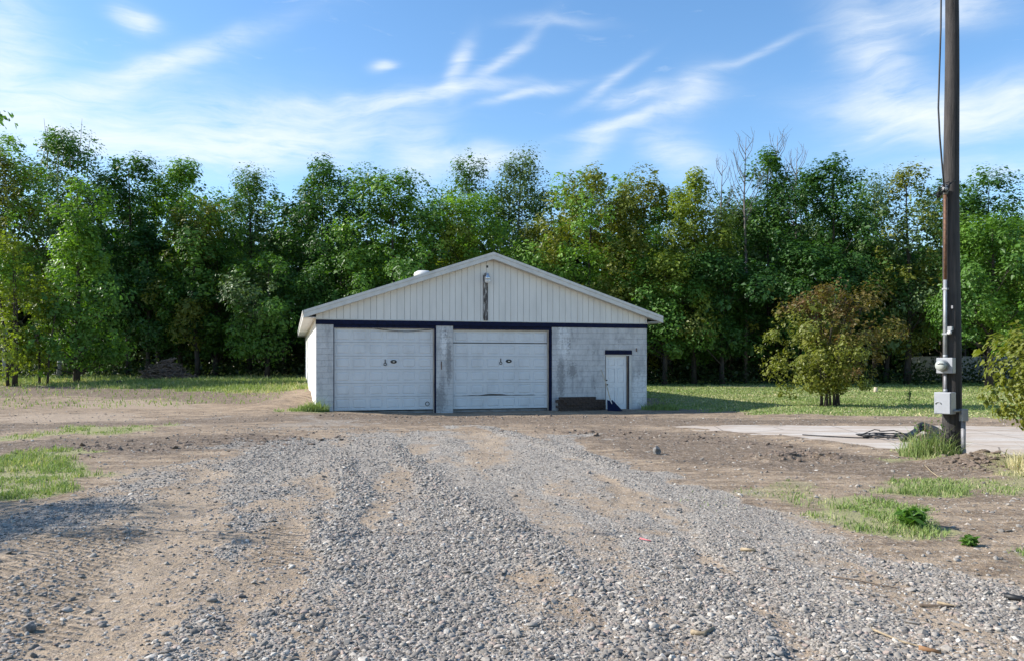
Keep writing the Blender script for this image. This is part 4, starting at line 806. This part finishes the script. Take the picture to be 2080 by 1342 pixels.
# loose gravel
def stone_group():
    ng = bpy.data.node_groups.new('loose_stones', 'GeometryNodeTree'); ng.interface.new_socket('Geometry', in_out='INPUT', socket_type='NodeSocketGeometry'); ng.interface.new_socket('Geometry', in_out='OUTPUT', socket_type='NodeSocketGeometry')
    N = ng.nodes; L = ng.links; gi = N.new('NodeGroupInput'); go = N.new('NodeGroupOutput'); join = N.new('GeometryNodeJoinGeometry')
    for k in range(7):
        ic = N.new('GeometryNodeMeshIcoSphere'); ic.inputs['Radius'].default_value = 1; ic.inputs['Subdivisions'].default_value = 2
        sp = N.new('GeometryNodeSetPosition'); ss = N.new('GeometryNodeSetShadeSmooth'); ss.inputs['Shade Smooth'].default_value = k % 3 == 0; ic.inputs['Subdivisions'].default_value = 2 if k % 3 == 0 else 1 + k % 2; ps = N.new('GeometryNodeInputPosition'); ad = N.new('ShaderNodeVectorMath'); ad.inputs[1].default_value = (k * 7.3, k * 3.1, k * 1.7); L.new(ps.outputs[0], ad.inputs[0])
        nz = N.new('ShaderNodeTexNoise'); nz.inputs['Scale'].default_value = .95; nz.inputs['Detail'].default_value = 1.5; L.new(ad.outputs[0], nz.inputs['Vector'])
        sb = N.new('ShaderNodeVectorMath'); sb.operation = 'SUBTRACT'; L.new(nz.outputs['Color'], sb.inputs[0]); sb.inputs[1].default_value = (.5, .5, .5); sc = N.new('ShaderNodeVectorMath'); sc.operation = 'SCALE'; sc.inputs['Scale'].default_value = 1.3; L.new(sb.outputs[0], sc.inputs[0])
        L.new(ic.outputs['Mesh'], sp.inputs['Geometry']); L.new(sc.outputs[0], sp.inputs['Offset']); sm = N.new('GeometryNodeSetMaterial'); sm.inputs['Material'].default_value = M['stone']; L.new(sp.outputs[0], ss.inputs[0]); L.new(ss.outputs[0], sm.inputs[0])
        g2 = N.new('GeometryNodeGeometryToInstance'); L.new(sm.outputs[0], g2.inputs[0]); L.new(g2.outputs[0], join.inputs[0])
    iop = N.new('GeometryNodeInstanceOnPoints'); iop.inputs['Pick Instance'].default_value = True; L.new(gi.outputs[0], iop.inputs['Points']); L.new(join.outputs[0], iop.inputs['Instance'])
    def na(name, t):
        n = N.new('GeometryNodeInputNamedAttribute'); n.data_type = t; n.inputs['Name'].default_value = name; return n.outputs[0]
    L.new(na('scl', 'FLOAT_VECTOR'), iop.inputs['Scale']); L.new(na('rot', 'FLOAT_VECTOR'), iop.inputs['Rotation']); L.new(na('pick', 'INT'), iop.inputs['Instance Index'])
    L.new(iop.outputs[0], go.inputs[0]); return ng
def stone_mat():
    m_, nt, b = mat_new('stone'); t = NT(nt); a = t.attr('tint', 'INSTANCER'); r = nt.nodes.new('ShaderNodeValToRGB'); nt.links.new(a, r.inputs[0]); r.color_ramp.interpolation = 'LINEAR'
    els = r.color_ramp.elements; els[0].position = 0; els[0].color = (.115, .102, .088, 1); els[1].position = 1; els[1].color = (.52, .48, .42, 1)
    for p, c in ((.25, (.20, .178, .152)), (.5, (.275, .248, .214)), (.72, (.335, .298, .253)), (.80, (.33, .25, .205)), (.9, (.39, .355, .305))):
        e = els.new(p); e.color = c + (1,)
    n = t.noise(t.coord(), 3.0, 4, .6); nt.links.new(t.mix(t.math('MULTIPLY', t.ramp(n, .35, .75), .35), r.outputs[0], (.14, .13, .12)), b.inputs['Base Color']); b.inputs['Roughness'].default_value = .85; b.inputs['Specular IOR Level'].default_value = .25; return m_
M['stone'] = stone_mat()
def stones(name, label, X, Y, rad, seed, sink=.25):
    rg = np.random.default_rng(seed); n = len(X); Z = ground_z(X, Y); sc = np.stack([rad * rg.uniform(.85, 1.5, n), rad * rg.uniform(.7, 1.1, n), rad * rg.uniform(.38, .72, n)], 1); Z = Z + sc[:, 2] * (rg.random(n) * 1.0 - .45)
    me = bpy.data.meshes.new(name); me.vertices.add(n); me.vertices.foreach_set('co', np.stack([X, Y, Z], 1).astype(np.float32).ravel())
    rot = np.stack([rg.normal(0, .3, n), rg.normal(0, .3, n), rg.random(n) * 6.283], 1)
    for an, arr in (('scl', sc), ('rot', rot)):
        a = me.attributes.new(an, 'FLOAT_VECTOR', 'POINT'); a.data.foreach_set('vector', arr.astype(np.float32).ravel())
    a = me.attributes.new('tint', 'FLOAT', 'POINT'); a.data.foreach_set('value', rg.random(n).astype(np.float32)); a = me.attributes.new('pick', 'INT', 'POINT'); a.data.foreach_set('value', rg.integers(0, 7, n).astype(np.int32))
    o = link(name, me); md = o.modifiers.new('stones', 'NODES'); md.node_group = SG; tag(o, label, 'gravel', kind='stuff')
SG = stone_group()
rg = np.random.default_rng(200)
N_ = 640000; Y_ = 3.2 * (20 / 3.2) ** rg.random(N_); X_ = rg.uniform(-.70, .72, N_) * Y_; mk = masks(X_, Y_)
right_fine = sstep(-.3, .6, X_ - np.interp(Y_, [4.4, 5.5, 7.7, 10, 15.6], [.9, .75, .1, -.8, -2.2])) * sstep(5, 8.5, Y_)      # compacted finer stone right of the windrow
pk = np.clip(mk['gravel'] ** 1.25 * (1 - .2 * right_fine) * .60, 0, 1); k_ = rg.random(N_) < pk; X_, Y_, rf, rd = X_[k_], Y_[k_], right_fine[k_], mk['ridge'][k_]
rad = .0066 * np.exp(rg.normal(0, .55, len(X_))) * (1 - .38 * rf) * (1 + .5 * rd) + .0003 * Y_; rad = np.clip(rad, .004, .026)
stones('gravel', 'grey loose gravel spread over the drive', X_, Y_, rad, 201)
N_ = 26000; Y_ = 3.4 * (32 / 3.4) ** rg.random(N_); X_ = rg.uniform(-.72, .72, N_) * Y_; mk = masks(X_, Y_); k_ = (rg.random(N_) < .35 * (1 - mk['gravel']) * (1 - .85 * mk['grass']) * (Y_ < 26.3)) ; X_, Y_ = X_[k_], Y_[k_]
stones('scattered_stones', 'stray stones lying on the bare dirt', X_, Y_, np.clip(.009 * np.exp(rg.normal(0, .55, len(X_))) + .0005 * Y_, .005, .032), 202, .3)
# clods of soil
M['stone_keep'] = M['stone']; M['stone'] = simple('soil_clod', (.20, .15, .115), .95, var=.25, scale=20); SG = stone_group()
def clod_pts():
    rg = np.random.default_rng(210); xs, ys = [], []
    for pts, n, sp in ((CLODS, 260, .25), (PP([(1940, 950), (2060, 945)]), 240, .28), (PP([(1100, 872), (1400, 888), (1560, 905)]), 260, .5), (PP([(150, 912), (420, 900), (620, 893)]), 330, .9), (PP([(250, 803), (310, 802)]), 60, .25), (PP([(150, 905), (200, 915)]), 70, .3), (PP([(700, 838), (1300, 840)]), 200, .5)):
        for i in range(n):
            j = rg.integers(0, len(pts) - 1); q = rg.random(); a, b_ = pts[j], pts[j + 1]; xs.append(a[0] + (b_[0] - a[0]) * q + rg.normal(0, sp)); ys.append(a[1] + (b_[1] - a[1]) * q + rg.normal(0, sp))
    return np.array(xs), np.array(ys)
X_, Y_ = clod_pts(); rg = np.random.default_rng(211); stones('soil_clods', 'dark crumbled clods of turned soil', X_, Y_, np.clip(.020 * np.exp(rg.normal(0, .6, len(X_))), .006, .075), 212, .3)

# ------------------------------------------------------------------ small things lying about
def stick(name, label, pts_uv, r_, mat, cat, n=6, lift=.015):
    pts = []
    for u, v in pts_uv: x_, y_ = P(u, v); pts.append((x_, y_, gz(x_, y_) + lift))
    o = MB().tube(pts, [r_ * (1 - .4 * i / (len(pts) - 1)) for i in range(len(pts))], n).obj(name, mat, None, True); tag(o, label, cat); return o
stick('stick', 'long thin brown stick across the gravel on the right', [(1690, 1176), (1740, 1184), (1790, 1193), (1825, 1200)], .006, M['stick'], 'stick')
stick('stick', 'short dark twig on the gravel below the grass patch', [(1545, 1156), (1570, 1160), (1586, 1162)], .008, M['stick'], 'stick')
stick('stick', 'reddish brown stick lying near the right edge', [(1868, 1236), (1905, 1238), (1938, 1242)], .011, M['stick'], 'stick')
stick('wood_splinter', 'pale split piece of wood beside the reddish stick', [(1905, 1230), (1925, 1236), (1942, 1241)], .011, M['straw_wood'], 'wood')
stick('wood_splinter', 'long pale sliver of wood at the lower right', [(1768, 1282), (1830, 1306), (1868, 1318), (1912, 1328)], .008, M['straw_wood'], 'wood')
stick('bark_piece', 'orange brown bark piece at the end of the pale sliver', [(1866, 1322), (1885, 1325), (1912, 1329)], .018, simple('bark_orange', (.30, .16, .075), .8), 'bark')
stick('wood_chip', 'pair of weathered wood chips on the gravel left of the bark', [(1405, 1284), (1428, 1290), (1450, 1280)], .02, M['straw_wood'], 'wood', 5)
stick('wood_chip', 'pale flat wood chip below the grass patch', [(1505, 1123), (1535, 1127)], .018, M['straw_wood'], 'wood', 5)
stick('black_pipe', 'short black pipe lying at the right edge', [(2040, 1222), (2065, 1226), (2110, 1231)], .024, M['black_rubber'], 'pipe', 10, .02)
stick('ribbon', 'bit of pink ribbon on the gravel', [(1300, 1099), (1310, 1101), (1322, 1104)], .008, M['pink'], 'ribbon', 4)
stick('twig', 'dead straw stem on the soil in front of the pole', [(1878, 946), (1892, 958), (1910, 970)], .010, M['straw_wood'], 'twig', 5)
def rock(name, label, u, v, s, mat, seed, cat='rock', stretch=(1, 1, 1)):
    rg = np.random.default_rng(seed); x_, y_ = P(u, v); x_, y_ = (x_, y_) if y_ < 33 else ((u - 1040) / F_PX * 41, 41); import bmesh
    bm = bmesh.new(); bmesh.ops.create_icosphere(bm, subdivisions=2, radius=1)
    for q in bm.verts: q.co *= 1 + rg.normal(0, .13); q.co.x *= s * stretch[0]; q.co.y *= s * stretch[1]; q.co.z *= s * stretch[2]
    me = bpy.data.meshes.new(name); bm.to_mesh(me); bm.free(); o = link(name, me, mat, None, (x_, y_, gz(x_, y_) + s * stretch[2] * .55)); tag(o, label, cat)
rock('rock', 'dark upright lump of rock alone on the dirt right of the drive', 1334, 921, .085, M['rock'], 1, stretch=(.8, .8, 1.1))
rock('rock', 'rounded dark stone on the tan dirt at the lower left', 60, 1275, .035, M['rock'], 2)
rock('rock', 'dark boulder in the grass right of the young maple', 241, 779, .16, simple('mossy', (.07, .085, .05), .9), 3)
rock('white_scrap', 'white scrap on the grass in front of the brush pile', 300, 772, .07, M['white_trim'], 4, 'scrap', (1.2, 1, .6))
px_, py_ = 18.6, 41.0
tag(MB().tube([(px_, py_, gz(px_, py_) - .1), (px_ + .02, py_, gz(px_, py_) + .26)], [.10, .085], 10).obj('post_stump', M['pale_wood'], None, True), 'short pale post stump on the lawn behind the bush', 'stump')
# hose and cable tangle on the slab
def coil(name, label, cat, pts, r_, mat, n=8): tag(MB().tube(pts, r_, n).obj(name, mat, None, True), label, cat)
cx, cy = P(1865, 893); rr = random.Random(8)
hp = [P(1835, 897) + (.05,), P(1848, 890) + (.06,), P(1862, 884) + (.16,), P(1872, 880) + (.24,), P(1884, 882) + (.18,), P(1900, 886) + (.10,), P(1912, 893) + (.06,), P(1905, 899) + (.06,), P(1880, 901) + (.06,), P(1858, 900) + (.05,)]
hp = [(a, b_, .07 + (c - .05) * .35) for a, b_, c in hp]; hp += [(a + .06, b_ + .10, c + .06) for a, b_, c in reversed(hp[2:8])]
coil('drain_hose', 'black flexible hose heaped on the slab beside the pole', 'hose', hp, .068, M['black_rubber'], 10)
cp = []
x0, y0 = P(1770, 890)
for i in range(110):
    a = i * .33; rx = .42 + .14 * math.sin(i * .7); cp.append((x0 + .35 + rx * math.cos(a) + .1 * math.sin(i * 1.3), y0 + .32 * math.sin(a) * (1 + .3 * math.sin(i * .41)), .03 + .06 * abs(math.sin(i * .37)) + (.10 if 40 < i < 46 else 0)))
coil('cable_tangle', 'tangle of thin black cable on the slab left of the hose', 'cable', cp, .011, M['black_rubber'], 5)
coil('loose_cable', 'straight black cable end trailing left across the slab', 'cable', [P(1630, 884) + (.025,), P(1680, 887) + (.022,), P(1740, 890) + (.022,), P(1765, 891) + (.03,)], .013, M['black_rubber'], 5)
# brush pile at the edge of the wood
bx_, by_ = (337 - 1040) / F_PX * 45.5, 45.5; zb = gz(bx_, by_); mb = MB(); rg = np.random.default_rng(300)
for k in range(420):
    r = rg.random() ** .6; a = rg.random() * 6.28; hx = r * 1.5 * math.cos(a); hy = r * .9 * math.sin(a); hz = 1.15 * (1 - r ** 1.5) * rg.random() ** .5; d = rg.normal(size=3); d[2] *= .35; d /= np.linalg.norm(d); L_ = rg.uniform(.35, 1.0); c = np.array([hx, hy, hz + .05])
    mb.tube([Vector(c - d * L_ / 2), Vector(c + rg.normal(0, .05, 3)), Vector(c + d * L_ / 2)], [.03 * rg.uniform(.5, 1.5), .024, .01], 4, False)
o = mb.obj('brush_pile', simple('brush', (.20, .16, .135), .9, var=.3), None, False, (bx_, by_, zb)); tag(o, 'heap of dead branches at the edge of the wood on the left', 'brush pile')
# white fence and shed glimpsed under the trees on the right
fr = empty('white_fence', (28.5, 57.0, gz(28.5, 57.0))); tag(fr, 'weathered white board fence under the trees at the right', 'fence')
for k in range(7):
    f = MB().box(k * 2.4 + .04, k * 2.4 + 2.36, -.03, .0, .06, 1.72).obj('fence_panel', M['fence'], fr)
    MB().box(k * 2.4 - .05, k * 2.4 + .05, -.06, .05, -.1, 1.82).obj('post', M['fence'], fr)
shd = empty('shed', (28.6, 63.0, .3)); tag(shd, 'pale shed glimpsed between trunks left of the pole', 'shed')
MB().box(-1.6, 1.6, 0, 2.4, 0, 2.0).obj('wall', M['fence'], shd); MB().prism([(-1.8, 2.0), (1.8, 2.0), (0, 2.8)], -.2, 2.6).obj('roof', M['rock'], shd); MB().box(-.4, .4, -.03, -.002, 0, 1.8).obj('door', M['white_trim'], shd)
